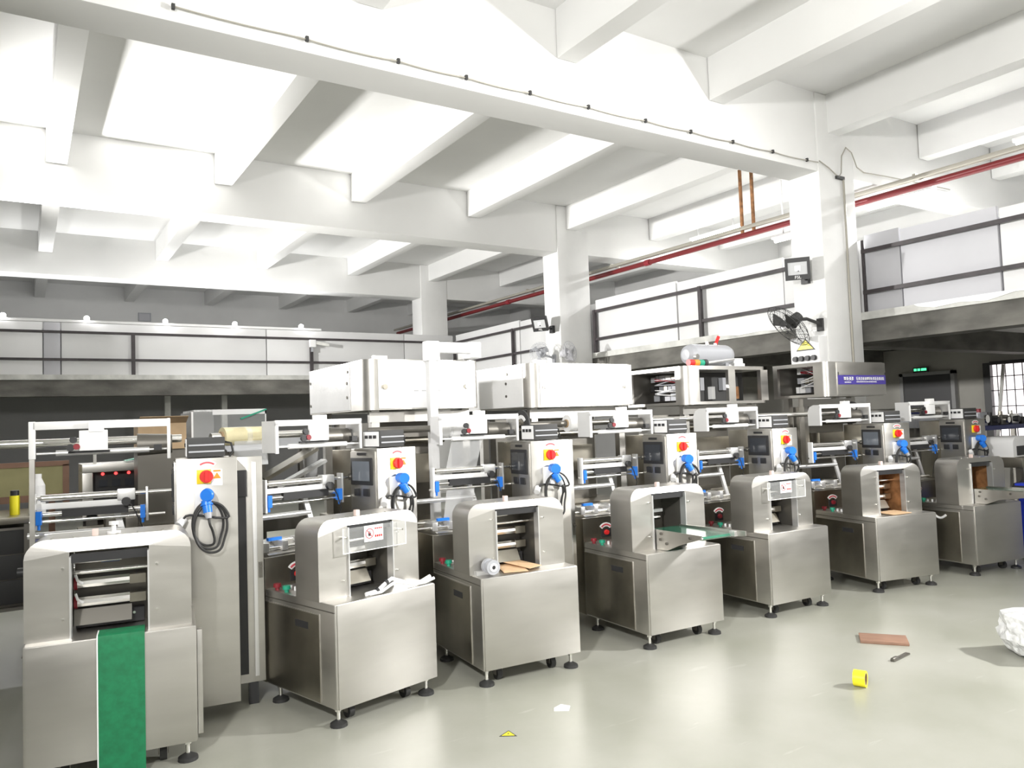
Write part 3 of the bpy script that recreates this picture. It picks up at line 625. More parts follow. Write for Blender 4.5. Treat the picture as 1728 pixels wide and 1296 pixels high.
PM = [
 (1, -.004, 4.578, -8.1, 'nearest packing machine, at the left edge, with green belt hanging down its front', dict(W=.80, ht=.72, hh=1.229, set=.064, hx0=-.002, hx1=.779, ol=.20, **{'or': .572}, cab=-.02, shaft=-.62, door=1, dep=.3, ot=1.16, extra=[ex_belt])),
 (2, 1.533, 4.404, 13.92, 'second packing machine from the left, with clear guard sign and white plastic strip', dict(guard=1, shaft=-.25)),
 (3, 2.558, 4.470, -3.82, 'third packing machine from the left, with grey pulley and brown card in its opening', dict(door=1, disc=None, web=1, shaft=-.42, shaft_mat='steel_dark', extra=[ex_pulley])),
 (4, 3.955, 4.398, -2.44, 'fourth packing machine, with short green outfeed conveyor and plain front below', dict(conv=.5, disc=-.44, shaft=-.7, shaft_mat='steel_dark')),
 (5, 5.363, 4.416, -2.63, 'fifth packing machine, with clear guard sign and brightly lit blank front', dict(guard=1, shaft=-.6)),
 (6, 6.845, 4.370, -12.55, 'sixth packing machine, with rusty inside of opening and no guard', dict(rusty=1, shaft=-.55)),
 (7, 8.229, 4.165, -7.96, 'farthest packing machine at the right edge with crescent door handle and conveyor', dict(conv=.75, crescent=1, crease=0, disc=-.5, shaft=-.6, rusty=1, label_plate=1)),
]
MX = {}
for i, x, y, a, lab, o in PM:
    machine(i, x, y, math.radians(a), lab, o); MX[i] = (x, y, math.radians(a), o.get('cab', 0.))
def W_(i, p):
    x, y, a, _ = MX[i]; return (x + p[0] * math.cos(a) - p[1] * math.sin(a), y + p[0] * math.sin(a) + p[1] * math.cos(a), p[2])

# ---- blue plugs with coiled black cables hanging on the cabinets
CL = {1: 'blue plug with black cable coiled on the nearest machine cabinet', 2: 'blue plug with black cable on the second machine cabinet', 3: 'blue plug with tangled black cable on the third machine cabinet', 4: 'blue plug with thick black cable on the fourth machine cabinet beside green conveyor', 5: 'blue plug with looped black cable on the fifth machine cabinet', 6: 'blue plug with black cable on the sixth machine cabinet', 7: 'small blue plug and cable on the farthest machine cabinet'}
for i in MX:
    sh = MX[i][3]; t = thing('power_cord', CL[i], 'power cord', W_(i, (.89 + sh, .535, 1.33)), MX[i][2], 'blue plugs with black cables')
    side = 0 if i == 1 else .03
    part('socket_cap', MB().cyl((.015, -.075, .045), (.02, -.012, .05), .040, .034, 18).cyl((.01, -.085, .045), (.015, -.075, .045), .034, .040, 18), 'blue', t, )
    d = Vector((.012 + side * 1.6, -.03, -.1)).normalized(); a = Vector((.01, -.05, .01))
    part('plug', MB().cyl(a, a + d * .075, .030, .026, 14).cyl(a + d * .02, a + d * .03, .036, .036, 14), 'blue', t); part('collar', MB().cyl(a + d * .075, a + d * .11, .024, .017, 12), 'grey_paint', t)
    e = a + d * .11; rnd = random.Random(i * 5)
    pts = [e, e + d * .04, Vector((.045 + side, -.05, -.17)), Vector((.06, -.045, -.25))]
    for k in range(1, 40):
        th = -.35 * math.pi - k * 2 * math.pi / 14; lo = k // 14
        ra, rb = .082 + .016 * lo + .008 * math.sin(i + lo * 2), .125 + .018 * lo + .01 * math.sin(i * 2 + lo)
        pts.append(Vector((.02 + .012 * lo + ra * math.cos(th), -.026 - .010 * lo, -.13 - .012 * lo + rb * math.sin(th))))
    pts += [Vector((-.09, -.03, -.06)), Vector((-.125, -.03, -.10)), Vector((-.14, -.02, -.12))]
    # smooth the path
    for _ in range(2): pts = [pts[0]] + [q for u, v in zip(pts[:-1], pts[1:]) for q in (u.lerp(v, .25), u.lerp(v, .75))] + [pts[-1]]
    part('cable', MB().tube(pts, .0075 if i != 4 else .010, 7), 'rubber', t)

# ---- loose things on the machines
t = thing('plastic_strip', 'crumpled white plastic strip lying on the second machine base', 'plastic strip', W_(2, (.45, .06, .717)), MX[2][2])
sp = [(-.2, -.02, .012), (-.12, -.03, .02), (-.05, -.03, .06), (.0, -.02, .075), (.06, -.03, .05), (.14, -.03, .02), (.22, -.04, .02), (.29, -.05, .045)]
part('strip', MB().tube(sp, .013, 8), 'white_film', t); part('strip', MB().tube([(q[0] + .02, q[1] - .015, max(.012, q[2] * .7)) for q in sp], .010, 7), 'white_film', t)
for q in (sp[1], sp[2]): part('band', MB().cyl((q[0] - .008, q[1], q[2]), (q[0] + .008, q[1], q[2] + .008), .017, n=10), 'black', t)
o = MB().box(0, .17, 0, .26, 0, .004).build('card_sheet', 'tan', None); o.location = W_(3, (.21, .06, .722)); o.rotation_euler = (.04, .0, MX[3][2] - .25); tag(o, 'left brown card sheet in the third machine opening', 'card', 'brown cards')
o = MB().box(0, .13, 0, .26, 0, .004).build('card_sheet', 'tan', None); o.location = W_(3, (.40, .04, .732)); o.rotation_euler = (.08, 0, MX[3][2] + .35); tag(o, 'right brown card sheet in the third machine opening', 'card', 'brown cards')
o = MB().box(0, .26, 0, .2, 0, .004).build('card_sheet', 'tan', None); o.location = W_(6, (.25, .02, .722)); o.rotation_euler = (0.03, 0, MX[6][2] + .1); tag(o, 'brown card sheet in the sixth machine opening', 'card', 'brown cards')
def roll(i, x0, x1, r, m, lab, hang=False):
    t = thing('film_roll', lab, 'film roll', W_(i, (x0, 1.02, 1.72)), MX[i][2], 'film rolls on the machine shafts')
    part('film', MB().ring((0, 0, 0), (x1 - x0, 0, 0), r, .034, 28), m, t); part('core', MB().ring((-.012, 0, 0), (x1 - x0 + .012, 0, 0), .035, .027, 20), 'cardboard', t)
    part('band', MB().ring(((x1 - x0) * .45, 0, 0), ((x1 - x0) * .56, 0, 0), r + .002, r - .01, 28), 'film_clear', t)
    if hang: part('loose_film', MB().prism([(-r + .004, 0), (-r + .02, -.1), (-r + .01, -.2), (-r + .013, -.2), (-r + .023, -.1), (-r + .007, 0)], 'x', .06, x1 - x0 - .03), 'film_clear', t)
roll(2, -.17, .16, .062, 'film_gold', 'roll of pale yellow clear film on the shaft left of the second machine', True)
roll(3, .12, .38, .085, 'sticker', 'white film roll inside the frame of the third machine')
roll(4, .02, .18, .075, 'sticker', 'white film roll inside the frame of the fourth machine')

# ================================================================== SECOND ROW: FEEDER CABINETS
def rr(x0, x1, y0, y1, r, n=5):
    """plan outline with rounded front corners"""
    p = [(x1, y1), (x0, y1)]
    for k in range(n + 1):
        t = math.pi + (math.pi / 2) * k / n; p.append((x0 + r + r * math.cos(t), y0 + r + r * math.sin(t)))
    for k in range(n + 1):
        t = 1.5 * math.pi + (math.pi / 2) * k / n; p.append((x1 - r + r * math.cos(t), y0 + r + r * math.sin(t)))
    return p
def feeder(label, x0, x1, y0, y1, z0, z1, kind):
    t = thing('feeder_cabinet', label, 'machine cabinet', ((x0 + x1) / 2, (y0 + y1) / 2, 0), 0, 'steel cabinets behind the machine row')
    w, d = (x1 - x0) / 2, (y1 - y0) / 2; r = .10 if kind != 'D' else .06
    def p(name, mb, mt, par=t, bev=0): return mb.build(name, mt, par, bev)
    ly0 = max(-d + .07, -d + .07)
    # stand
    st_ = p('stand', MB().box(-w + .05, w - .05, -d + (.35 if kind == 'D' else .12), d - .05, .12, .95), 'steel_dull', t, .01)
    for sx in (-w + .10, w - .12):
        for sy in (-d + (.375 if kind == 'D' else .145), d - .12): p('leg', B(sx, sx + .07, sy, sy + .07, .95, z0), 'steel', t); p('foot', MB().cyl((sx + .03, sy + .03, 0), (sx + .03, sy + .03, .12), .03, n=10), 'steel_dark', t)
    p('cross_rail', B(-w + .08, w - .05, -d + (.37 if kind == 'D' else .14), -d + (.40 if kind == 'D' else .18), z0 - .10, z0 - .015), 'steel', t)
    p('inner_gear', B(-w + .2, w - .2, -d + .45, d - .1, .95, z0 - .1), 'steel_dark', t)
    p('carriage', MB().box(-w + .25, w - .35, -d + .3, -d + .45, 1.25, 1.5).cyl((-w + .3, -d + .36, 1.62), (w - .2, -d + .36, 1.62), .03), 'steel_dull', t)
    if kind in 'AB':
        body = p('body', MB().prism(rr(-w, w, -d, d, r), 'z', z0, z1), 'steel', t)
        p('front_panel', B(-w + r + .005, w - r * .6, -d - .008, -d + .01, z0 + .01, z1 - .008), 'white_film', body, .003)
        p('side_panel', B(-w - .008, -w + .01, -d + .35 if kind == 'A' else -d + .12, d - .02, z0 + .01, z1 - .01), 'white_film', body, .003)
        for fx, fz in ((-w + r + .06, z0 + (z1 - z0) * .45), (w - r - .05, z0 + (z1 - z0) * .45)):
            p('latch', MB().cyl((fx, -d - .02, fz), (fx, -d - .008, fz), .022 if kind == 'A' else .014, n=12).box(fx - .03, fx, -d - .016, -d - .008, fz - .012, fz + .012), 'steel_dull', body)
        for fy, fz in ((-d + .38, z1 - .08), (-d + .40, z0 + .12), (d - .06, z1 - .12), (d - .06, z0 + .08), (-d + .4, z0 + .24)):
            p('screw', MB().cyl((-w - .016, fy, fz), (-w - .007, fy, fz), .013, n=8), 'steel_dark', body)
        p('lifting_tab', B(-w + r - .02, -w + r + .10, -d + .02, -d + .06, z1, z1 + .03), 'steel', body)
        for k in range(9): p('vent_slot', B(-w + .28 + k * .07, -w + .32 + k * .07, -d - .0095, -d - .0075, z0 + .15, z0 + .156), 'panel_grey', body)
    else:
        n = 5
        top = p('top_plate', MB().prism(rr(-w, w, -d, d, r), 'z', z1 - .04, z1), 'steel', t); p('bottom_plate', MB().prism(rr(-w, w, -d, d, r), 'z', z0, z0 + .03), 'steel', t)
        # rounded front left post, other posts
        post = [(-w, -d + .16), (-w, -d + r)] + [(-w + r + r * math.cos(math.pi + .5 * math.pi * k / n), -d + r + r * math.sin(math.pi + .5 * math.pi * k / n)) for k in range(1, n + 1)] + [(-w + .2, -d), (-w + .2, -d + .03), (-w + .03, -d + .16)]
        p('corner_post', MB().prism(post, 'z', z0 + .03, z1 - .04), 'steel', t)
        p('corner_post', B(w - .12, w, -d, -d + .05, z0 + .03, z1 - .04), 'steel', t); p('corner_post', B(w - .04, w, d - .06, d, z0 + .03, z1 - .04), 'steel', t); p('corner_post', B(-w, -w + .04, d - .06, d, z0 + .03, z1 - .04), 'steel', t)
        if kind == 'C':
            p('centre_post', B(.0, .11, -d, -d + .04, z0 + .03, z1 - .04), 'steel', t)
        p('back_panel', B(-w + .04, w - .04, d - .05, d - .03, z0 + .03, z1 - .04), 'steel_dark', t)
        bd = p('mounting_board', B(-w + .42, w - .1, -d + .28, -d + .32, z0 + .04, z1 - .05), 'black_soft', t)
        rnd = random.Random(len(label))
        # devices and wiring seen from the open side and front
        for row in range(3):
            yy = -d + .20
            while yy < d - .12:
                l = rnd.uniform(.04, .09); zz = z0 + .06 + row * .11
                p('relay', B(-w + .30, -w + .36, yy, yy + l, zz, zz + rnd.uniform(.05, .08)), rnd.choice(['sticker', 'grey_paint', 'black', 'panel_grey', 'steel_dull']), bd); yy += l + .012
        for k in range(10):
            zz = z0 + .05 + rnd.random() * .28
            p('wire', MB().tube([(-w + .27, -d + .18, zz), (-w + .24, -d + .3, zz + rnd.uniform(-.04, .04)), (-w + .26, 0, zz + rnd.uniform(-.05, .05)), (-w + .24, d - .2, zz + rnd.uniform(-.04, .06))], .006, 5), rnd.choice(['red_dark', 'black', 'sticker', 'red_dark', 'grey_paint']), bd)
        for k in range(5):
            xx = -w + .26 + k * .18
            p('device', B(xx, xx + rnd.uniform(.05, .1), -d + .22, -d + .28, z0 + .06 + .1 * (k % 2), z0 + .2 + .1 * (k % 2)), rnd.choice(['steel_dull', 'sticker', 'grey_paint', 'rust']), bd)
        if kind == 'D':
            fp = p('front_panel', B(-w + .19, w - .01, -d - .008, -d + .012, z0 + .01, z1 - .005), 'steel', t, .004)
            lb = p('name_plate', B(-w + .20, w - .02, -d - .014, -d - .008, z0 + .13, z0 + .235), 'label_blue', fp)
            gl = MB(); rnd = random.Random(3)
            def glyphs(a, n_, z, h):
                for k in range(n_):
                    x_ = a + k * h * 1.08; gl.box(x_, x_ + h * .9, -d - .0165, -d - .014, z, z + h * .16); gl.box(x_, x_ + h * .9, -d - .0165, -d - .014, z + h * .42, z + h * .56)
                    gl.box(x_ + h * rnd.choice((0, .35, .7)), x_ + h * rnd.choice((.2, .5, .9)), -d - .0165, -d - .014, z, z + h); gl.box(x_ + h * .1, x_ + h * .8, -d - .0165, -d - .014, z + h * .86, z + h)
            glyphs(-w + .30, 4, z0 + .175, .042); glyphs(-w + .31, 8, z0 + .148, .014); glyphs(-w + .53, 14, z0 + .178, .036); glyphs(-w + .53, 26, z0 + .152, .014)
            p('lettering', gl, 'sticker', fp)
            for sx in (-w + .205, w - .03): p('plate_pin', B(sx, sx + .006, -d - .016, -d - .008, z0 + .235, z0 + .27), 'black', fp)
    return t
feeder('large white film covered cabinet with white trunking arch, left of the two', 2.33, 3.40, 5.82, 7.25, 1.885, 2.30, 'A')
feeder('white film covered cabinet with rounded steel corner, right of the two', 3.92, 5.20, 5.82, 7.0, 1.875, 2.285, 'B')
feeder('open steel cabinet with windows and wiring under the grey tank', 5.90, 7.20, 5.82, 6.75, 1.865, 2.28, 'C')
feeder('steel cabinet with blue name plate and open wired side by the column', 7.42, 8.54, 5.22, 5.92, 1.905, 2.29, 'D')
# white cable trunking arch by the first cabinet
t = thing('cable_trunking', 'white cable trunking arch rising over the left film covered cabinet', 'trunking', (2.88, 5.74, .95))
part('riser', B(-.035, .035, -.035, .035, 0, 1.46), 'white_paint', t, .006); part('arch', B(-.05, .45, -.04, .04, 1.40, 1.49), 'white_paint', t, .01); part('bend', B(-.058, .062, -.047, .047, 1.33, 1.497), 'white_paint', t, .012)
part('drop', B(.36, .463, -.044, .20, 1.36, 1.499), 'white_paint', t, .012); part('foot', B(.38, .45, .12, .195, 1.351, 1.40), 'white_paint', t)
# grey air tank, stack light and papers on the open cabinet
t = thing('air_tank', 'grey air tank lying on the open steel cabinet', 'air tank', (6.6, 6.15, 2.28))
b = MB(); prof = [(-.36, .0), (-.355, .06), (-.33, .10), (-.28, .12), (.28, .12), (.33, .10), (.355, .06), (.36, .0)]
for (xa, ra), (xb, rb_) in zip(prof[:-1], prof[1:]): b.cyl((xa, 0, .15), (xb, 0, .15), max(ra, .002), max(rb_, .002), 20)
part('tank', b, 'grey_paint', t); part('saddle', MB().box(-.25, -.2, -.08, .08, 0, .06).box(.2, .25, -.08, .08, 0, .06), 'grey_paint', t)
part('valve_handle', MB().beam((.13, 0, .27), (.17, -.02, .37), .03, .02), 'red', t); part('valve', MB().cyl((.0, 0, .26), (.0, 0, .30), .02).cyl((.13, 0, .26), (.13, 0, .29), .018), 'steel_bright', t); part('gauge', MB().cyl((-.3, -.1, .12), (-.3, -.13, .12), .03), 'steel_bright', t)
t = thing('stack_light', 'red, amber and green signal lamp lying on the open steel cabinet', 'signal lamp', (6.05, 5.92, 2.32))
for k, (c, a) in enumerate((('red', 0), ('orange', .075), ('green_bright', .15))): part('lens', MB().cyl((a, 0, 0), (a + .072, 0, 0), .035, n=14), c, t)
part('cap', MB().cyl((.225, 0, 0), (.27, 0, 0), .04, n=14), 'black', t); part('pole', MB().cyl((.27, 0, 0), (.75, .03, .05), .014), 'alu', t)
t = thing('parts_box', 'small pale parts box on the open cabinet beside the tank', 'box', (7.0, 6.2, 2.28)); part('tray', B(-.02, .16, -.1, .1, 0, .06), 'white_paint', t, .01); part('lid', B(-.01, .15, -.08, .1, .06, .12), 'white_paint', t, .008)

# ================================================================== BACKGROUND ON THE LEFT
def table(name, label, loc, w, d, h, top, leg, rz=0, th=.04, cat='workbench', shelf=None):
    t = thing(name, label, cat, loc, rz); part('top', B(-w / 2, w / 2, -d / 2, d / 2, h - th, h), top, t, .004)
    for sx in (-w / 2 + .03, w / 2 - .09):
        for sy in (-d / 2 + .03, d / 2 - .09): part('leg', B(sx, sx + .06, sy, sy + .06, 0, h - th), leg, t)
    if shelf: part('shelf', B(-w / 2 + .05, w / 2 - .05, -d / 2 + .05, d / 2 - .05, shelf, shelf + .025), leg, t)
    return t
table('workbench', 'grey steel workbench at the left edge behind the nearest machine', (-.75, 7.4, 0), 1.7, .8, 1.16, 'steel_dull', 'steel_dark', 0, .05, shelf=.45)
t = thing('dark_filler', 'dark drawer box added to darken the space under the left workbench', 'filler', (-.55, 7.4, .475))  # made-up box, put in to make the space under the bench dark
part('carcass', B(-.62, .58, -.30, .32, 0, .60), 'steel_dark', t, .006)
for k in range(3):
    for x_ in (-.60, .0): d_ = part('drawer', B(x_, x_ + .56, -.315, -.30, .02 + k * .19, .20 + k * .19), 'black_soft', t, .004); part('handle', B(x_ + .2, x_ + .36, -.33, -.315, .12 + k * .19, .14 + k * .19), 'steel_dull', d_)
t = thing('notice_board', 'yellow board with brown frame standing at the left edge', 'board', (-.1, 8.1, 1.17)); part('panel', B(-.7, .42, .0, .02, .08, .34), 'wood_yellow', t)
part('frame', MB().box(-.75, .46, -.01, .03, .33, .375).box(.41, .46, -.01, .03, .0, .34).box(-.75, .46, -.01, .03, .02, .08), 'wood_brown', t); part('stand_leg', MB().box(-.6, -.55, .0, .05, -1.17, .05).box(.3, .35, 0, .05, -1.17, .05), 'wood_brown', t)
t = thing('spray_can', 'yellow and black spray can on the left workbench', 'can', (-.05, 7.25, 1.16)); part('can', MB().cyl((0, 0, 0), (0, 0, .15), .035, n=14), 'tape_yellow', t); part('cap', MB().cyl((0, 0, .15), (0, 0, .19), .03, n=14), 'black', t)
t = thing('plastic_jar', 'clear plastic jar with white label on the left workbench', 'jar', (.1, 7.2, 1.16)); part('jar', MB().cyl((0, 0, 0), (0, 0, .22), .06, .055, 16).cyl((0, 0, .22), (0, 0, .28), .055, .03, 16), 'white_paint', t); part('lid', MB().cyl((0, 0, .28), (0, 0, .31), .032, n=12), 'sticker', t)
t = thing('tool_crate', 'low black crate of tools on the left workbench', 'crate', (-.35, 7.25, 1.16)); part('crate', B(-.16, .16, -.1, .1, 0, .13), 'black', t, .01); part('tool', MB().cyl((-.12, -.02, .13), (.1, .04, .16), .015), 'red_dark', t); part('tool', MB().cyl((-.1, .05, .13), (.13, .0, .17), .012), 'steel_bright', t)
t = thing('test_unit', 'steel test unit with three red lights behind the nearest machine', 'control unit', (.78, 7.55, 0))
part('stand', MB().box(-.33, -.25, -.2, -.12, 0, 1.1).box(.25, .33, -.2, -.12, 0, 1.1).box(-.33, .33, .2, .28, 0, 1.1), 'steel_dark', t); part('case', MB().box(-.36, .36, -.2, .3, 1.05, 1.13).box(-.36, .36, -.2, .3, 1.45, 1.52).box(-.36, -.28, -.2, .3, 1.13, 1.45).box(.27, .36, -.2, .3, 1.13, 1.45), 'steel', t, .006)
part('recess', B(-.28, .27, -.1, .3, 1.13, 1.45), 'black', t)
for x_ in (-.2, -.1, .0): part('red_light', MB().cyl((x_, -.115, 1.43), (x_, -.10, 1.43), .013, n=8), 'led_red', t)
for x_ in (-.2, -.1, .0): part('meter', B(x_ - .03, x_ + .035, -.112, -.1, 1.32, 1.38), 'screen', t)
part('switch_block', B(.08, .2, -.13, -.1, 1.22, 1.40), 'grey_paint', t)
part('loose_paper', MB().prism([(-.02, 1.53), (.15, 1.56), (.34, 1.55), (.34, 1.553), (.15, 1.564), (-.02, 1.533)], 'y', -.15, .1), 'green_bright', t); part('upright', MB().box(-.27, -.245, -.1, -.07, 1.52, 1.75).box(.1, .125, .2, .23, 1.52, 1.75), 'steel_bright', t); part('white_fitting', MB().cyl((.3, -.1, 1.52), (.3, -.1, 1.66), .05, .04), 'white_paint', t)
t = thing('blue_crate', 'dark navy plastic crate low behind the nearest machine', 'crate', (.19, 6.72, 0)); part('crate', B(-.10, .10, -.2, .2, 0, 1.0), 'navy', t, .01); part('rim', B(-.115, .115, -.22, .22, .97, 1.02), 'navy', t, .005)
t = thing('press_stand', 'dark steel press stand standing behind the nearest machine', 'machine', (.79, 6.75, 0)); part('body', B(-.42, .42, -.15, .35, .1, 1.0), 'steel_dark', t, .01); part('deck', B(-.42, .42, -.2, .4, 1.0, 1.03), 'steel_dull', t); part('ram', MB().cyl((-.2, 0, 1.03), (-.2, 0, 1.12), .06), 'steel_dull', t); part('vice', B(-.12, -.03, -.1, .15, 1.03, 1.12), 'steel_dark', t, .01)
for k_ in (-.35, .35): part('foot', B(k_ - .05, k_ + .05, -.1, .3, 0, .1), 'black', t)
# clear covers and plates between first and second machine
t = thing('acrylic_cover', 'clear acrylic cover box wrapped in film behind the yellow film roll', 'cover', (1.5, 7.1, 1.60))
part('side', B(-.30, -.12, -.2, .3, .04, .33), 'film_clear', t); part('top', B(-.28, .32, -.2, .3, .325, .345), 'plastic_wrap', t); part('edge', MB().box(-.13, .32, -.205, -.2, .30, .345).box(-.30, -.285, -.205, -.2, 0, .33).box(.31, .32, -.205, -.2, .0, .33), 'sticker', t)
part('front', B(-.12, .31, -.2, -.195, .0, .30), 'acrylic', t); part('green_strap', MB().beam((.1, -.21, .26), (.32, -.21, .34), .02, .012), 'green_bright', t); part('inner_part', MB().cyl((-.1, 0, .06), (.2, .05, .1), .05), 'black', t)
part('support', B(-.28, .32, -.15, .25, -1.6, .0), 'steel_dark', t)
t = thing('carton', 'brown cardboard carton behind the instrument box of the nearest machine', 'carton', (.98, 6.92, 1.63)); part('carton', B(-.2, .16, -.14, .14, 0, .21), 'cardboard', t); part('flap', MB().prism([(-.14, .21), (-.26, .26), (-.26, .264), (-.14, .214)], 'x', -.2, .16), 'cardboard', t); part('prop', B(-.2, .16, -.1, .14, -.6, 0), 'steel_dark', t)
t = thing('sheet_chute', 'grey sheet metal chute sloping behind the second machine', 'chute', (1.75, 6.6, 0))
part('plate', MB().add([(-.35, -.1, 1.60), (.35, -.1, 1.62), (.40, .25, 1.72), (-.38, .25, 1.72), (-.35, -.1, 1.59), (.35, -.1, 1.61), (.40, .25, 1.71), (-.38, .25, 1.71)], [(0, 1, 2, 3), (7, 6, 5, 4), (0, 4, 5, 1), (1, 5, 6, 2), (2, 6, 7, 3), (3, 7, 4, 0)]), 'grey_paint', t)
part('chute', MB().beam((-.1, -.15, 1.35), (.36, -.1, 1.58), .2, .03), 'steel_dull', t); part('chute', MB().beam((.0, -.22, 1.28), (.42, -.2, 1.48), .12, .025), 'alu', t); part('frame', MB().box(-.3, -.24, 0, .06, 0, 1.6).box(.3, .36, .1, .16, 0, 1.64).box(-.3, .3, .02, .05, .9, 1.0), 'steel_dark', t)
part('hopper', MB().cyl((.38, .05, 1.25), (.38, .05, 1.72), .05, .08), 'film_clear', t)

# ================================================================== RIGHT HAND BACKGROUND
table('steel_table', 'stainless steel worktable at the right edge beyond the farthest machine', (10.85, 4.80, 0), 2.0, .8, 1.12, 'steel_dull', 'steel_dark', 0, .12, cat='worktable', shelf=.4)
table('blue_bench', 'dark blue topped bench at the right edge below the window', (11.85, 5.7, 0), 2.6, .6, 1.46, 'navy', 'steel_dark', 0, .06, cat='workbench', shelf=.9)
rnd = random.Random(11)
def clutter(name, label, cat, loc, fn, group=None):
    t = thing(name, label, cat, loc, 0, group); fn(t); return t
clutter('machine_cover', 'white curved machine cover on the steel table at right', 'cover', (10.16, 4.66, 1.12), lambda t: (part('shell', MB().prism(rounded(-.28, .26, 0, .24, .09), 'y', -.16, .16), 'white_paint', t, .004), part('slot', B(-.2, .16, -.17, -.16, .02, .13), 'black', t)))
clutter('sheet_pile', 'pile of bright white plastic sheets on the steel table at right', 'sheets', (11.0, 4.52, 1.12), lambda t: (part('sheet', MB().prism([(-.45, 0), (.45, 0), (.48, .03), (.2, .07), (-.3, .09), (-.48, .04)], 'y', -.15, .18), 'white_film', t, .004), part('sheet', MB().prism([(-.3, .08), (.2, .07), (.1, .11), (-.28, .12)], 'y', -.1, .15), 'white_film', t)))
clutter('gear_housing', 'grey gear housing standing on the steel table at right', 'housing', (10.62, 5.02, 1.12), lambda t: (part('body', B(-.12, .12, -.08, .12, 0, .22), 'steel_dull', t, .01), part('shaft', MB().cyl((-.02, -.14, .12), (-.02, -.08, .12), .05), 'steel_bright', t), part('flange', MB().cyl((.07, -.1, .12), (.07, -.08, .12), .03), 'black', t)))
for k in range(7):
    x_ = 10.75 + k * .3; lab = ('small dark motor', 'black bearing block', 'grey vice', 'coil of black hose', 'dark gearbox', 'small steel bracket', 'black tool case')[k] + ' among the clutter on the blue bench'
    def fn(t, k=k):
        h = rnd.uniform(.08, .2)
        part('body', B(-.1, .1, -.08, .08, 0, h), ('black_soft', 'black', 'grey_paint', 'rubber', 'steel_dark', 'steel_bright', 'black')[k], t, .01)
        part('boss', MB().cyl((0, -.13, h * .5), (0, -.08, h * .5), h * .3), ('steel_bright', 'steel_dull', 'steel_bright', 'black', 'steel_bright', 'black', 'sticker')[k], t)
        part('cap', MB().cyl((.03, 0, h), (.03, 0, h + .05), .03), ('grey_paint', 'sticker', 'red_dark', 'rubber', 'steel_dull', 'steel_bright', 'grey_paint')[k], t)
    clutter('bench_part', lab, 'machine part', (x_, 5.6, 1.46), fn, 'machine parts on the blue bench')
t = thing('parts_tray', 'grey steel tray with navy rolls behind the farthest machine', 'tray', (10.1, 5.72, 0)); part('tray', B(-.28, .3, -.1, .2, 1.48, 1.66), 'grey_paint', t, .006); part('rolls', MB().cyl((-.25, .0, 1.69), (.2, .05, 1.69), .03).cyl((-.2, .1, 1.70), (.28, .1, 1.68), .03), 'navy', t); part('stand', MB().box(-.25, -.2, -.05, 0, 0, 1.48).box(.2, .25, -.05, 0, 0, 1.48).box(-.25, .25, .1, .15, 0, 1.48), 'steel_dark', t)
t = thing('office_chair', 'black padded chair behind the right conveyor', 'chair', (10.45, 3.9, 0)); part('seat', B(-.25, .25, -.22, .22, .46, .53), 'black', t, .03); part('backrest', MB().prism([(.18, .55), (.24, .55), (.34, 1.02), (.28, 1.02)], 'x', -.22, .22), 'black', t, .02); part('column', MB().cyl((0, 0, .08), (0, 0, .46), .03), 'steel_dark', t)
for k in range(5):
    a = k * 2 * math.pi / 5; part('base_leg', MB().beam((0, 0, .09), (.26 * math.cos(a), .26 * math.sin(a), .05), .04, .03).cyl((.26 * math.cos(a), .26 * math.sin(a), 0), (.26 * math.cos(a), .26 * math.sin(a), .05), .025), 'black', t)
t = thing('waste_bin', 'bright blue waste bin at the right edge beside the farthest machine', 'bin', (9.68, 4.08, 0)); part('bin', MB().prism([(-.2, 0), (.2, 0), (.25, .84), (-.25, .84)], 'y', -.2, .2), 'bin_blue', t, .015); part('rim', B(-.27, .27, -.22, .22, .82, .86), 'bin_blue', t, .01); part('liner', MB().prism([(-.30, .80), (-.05, .885), (.28, .88), (.28, .855), (-.25, .858)], 'y', -.24, .24), 'black', t)

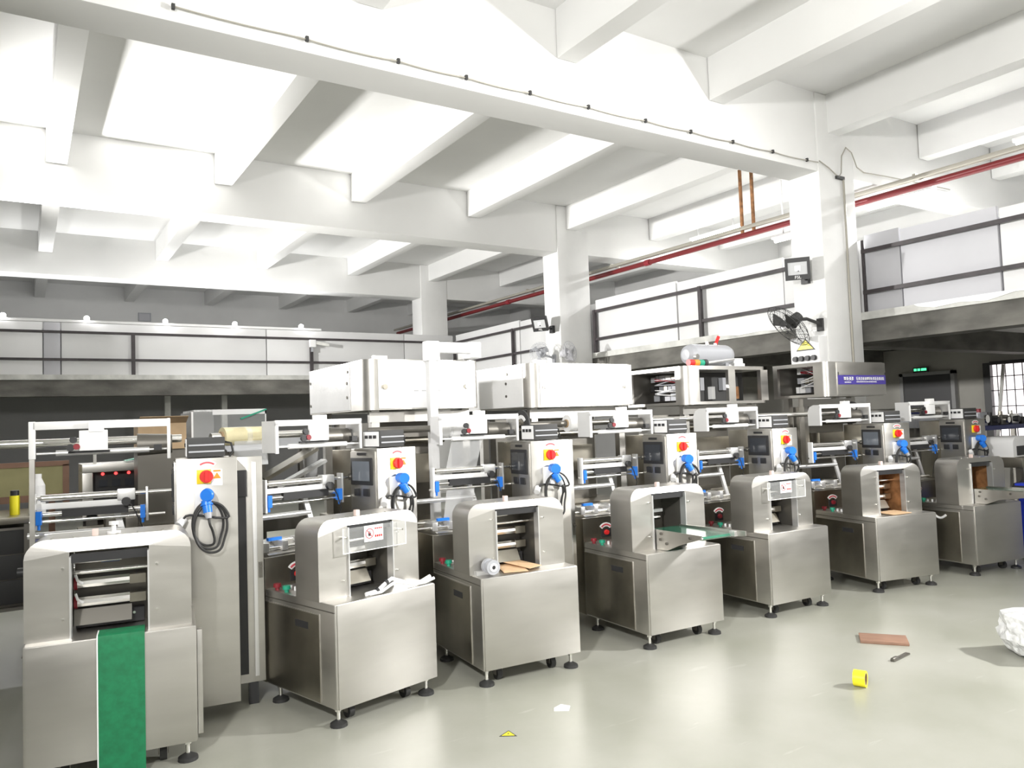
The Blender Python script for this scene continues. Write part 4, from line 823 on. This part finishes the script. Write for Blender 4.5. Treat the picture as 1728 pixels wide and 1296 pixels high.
# ================================================================== LOOSE THINGS ON THE FLOOR
def on_floor(o, x, y, rz, label, cat): o.location = (x, y, 0); o.rotation_euler = (0, 0, rz); return tag(o, label, cat)
on_floor(B(-.165, .165, -.11, .11, 0, .022).build('wood_board', 'wood_brown', None, .004), 5.48, 3.49, -.93, 'reddish brown wooden board lying on the floor', 'board')
on_floor(MB().box(-.12, .12, -.016, .016, 0, .012).cyl((-.12, 0, .014), (-.06, 0, .014), .014).build('metal_strip', 'steel_dark', None, .003), 5.19, 3.185, .12, 'narrow dark metal strip on the floor near the board', 'metal strip')
t = thing('tape_roll', 'yellow adhesive tape roll standing on its edge on the floor', 'tape roll', (4.47, 3.02, 0), 1.95); part('tape', MB().ring((-.035, 0, .05), (.035, 0, .05), .05, .038, 24), 'tape_yellow', t); part('core', MB().ring((-.035, 0, .05), (.035, 0, .05), .038, .034, 24), 'cardboard', t); part('outer_wrap', MB().ring((-.036, 0, .05), (.036, 0, .05), .0505, .049, 24), 'tape_yellow', t)
on_floor(MB().add([(-.05, -.02, .002), (.04, -.03, .002), (.055, .02, .012), (.0, .035, .02), (-.045, .02, .006), (-.05, -.02, 0), (.04, -.03, 0), (.055, .02, .009), (.0, .035, .017), (-.045, .02, .003)], [(0, 1, 2, 3, 4), (9, 8, 7, 6, 5), (0, 5, 6, 1), (1, 6, 7, 2), (2, 7, 8, 3), (3, 8, 9, 4), (4, 9, 5, 0)]).build('paper_scrap', 'sticker', None), 2.75, 3.87, -.5, 'small white paper scrap on the floor', 'paper')
t = thing('warning_label', 'yellow triangular warning label lying on the floor', 'label', (2.296, 3.757, 0), -.6); part('border', MB().prism([(-.05, -.03), (.05, -.03), (0, .05)], 'z', 0, .0015), 'black', t); part('face', MB().prism([(-.037, -.023), (.037, -.023), (0, .036)], 'z', .0015, .0025), 'tape_yellow', t); part('bolt', MB().prism([(-.006, -.015), (.006, .0), (0, .0), (.006, .02), (-.007, .003), (0, .003)], 'z', .0025, .003), 'black', t)
# plastic wrapped bundle
bm = bmesh.new(); bmesh.ops.create_icosphere(bm, subdivisions=4, radius=1); rnd = random.Random(5)
from mathutils import noise as mn
for v in bm.verts:
    n_ = mn.noise(v.co * 2.3) * .10 + abs(mn.noise(v.co * 6)) * .09
    f_ = 1 / max(abs(v.co.x), abs(v.co.y), abs(v.co.z)) ** .62
    v.co = v.co * f_ * (.9 + n_); v.co.x *= .30; v.co.y *= .24; v.co.z = max(0, v.co.z * .165 + .155)
me = bpy.data.meshes.new('wrapped_bundle'); bm.to_mesh(me); bm.free(); me.materials.append(MATS['plastic_wrap'])
o = bpy.data.objects.new('wrapped_bundle', me); COL.objects.link(o); on_floor(o, 6.01, 2.58, -.5, 'bundle wrapped in crinkled clear plastic on the floor at the right edge', 'bundle')
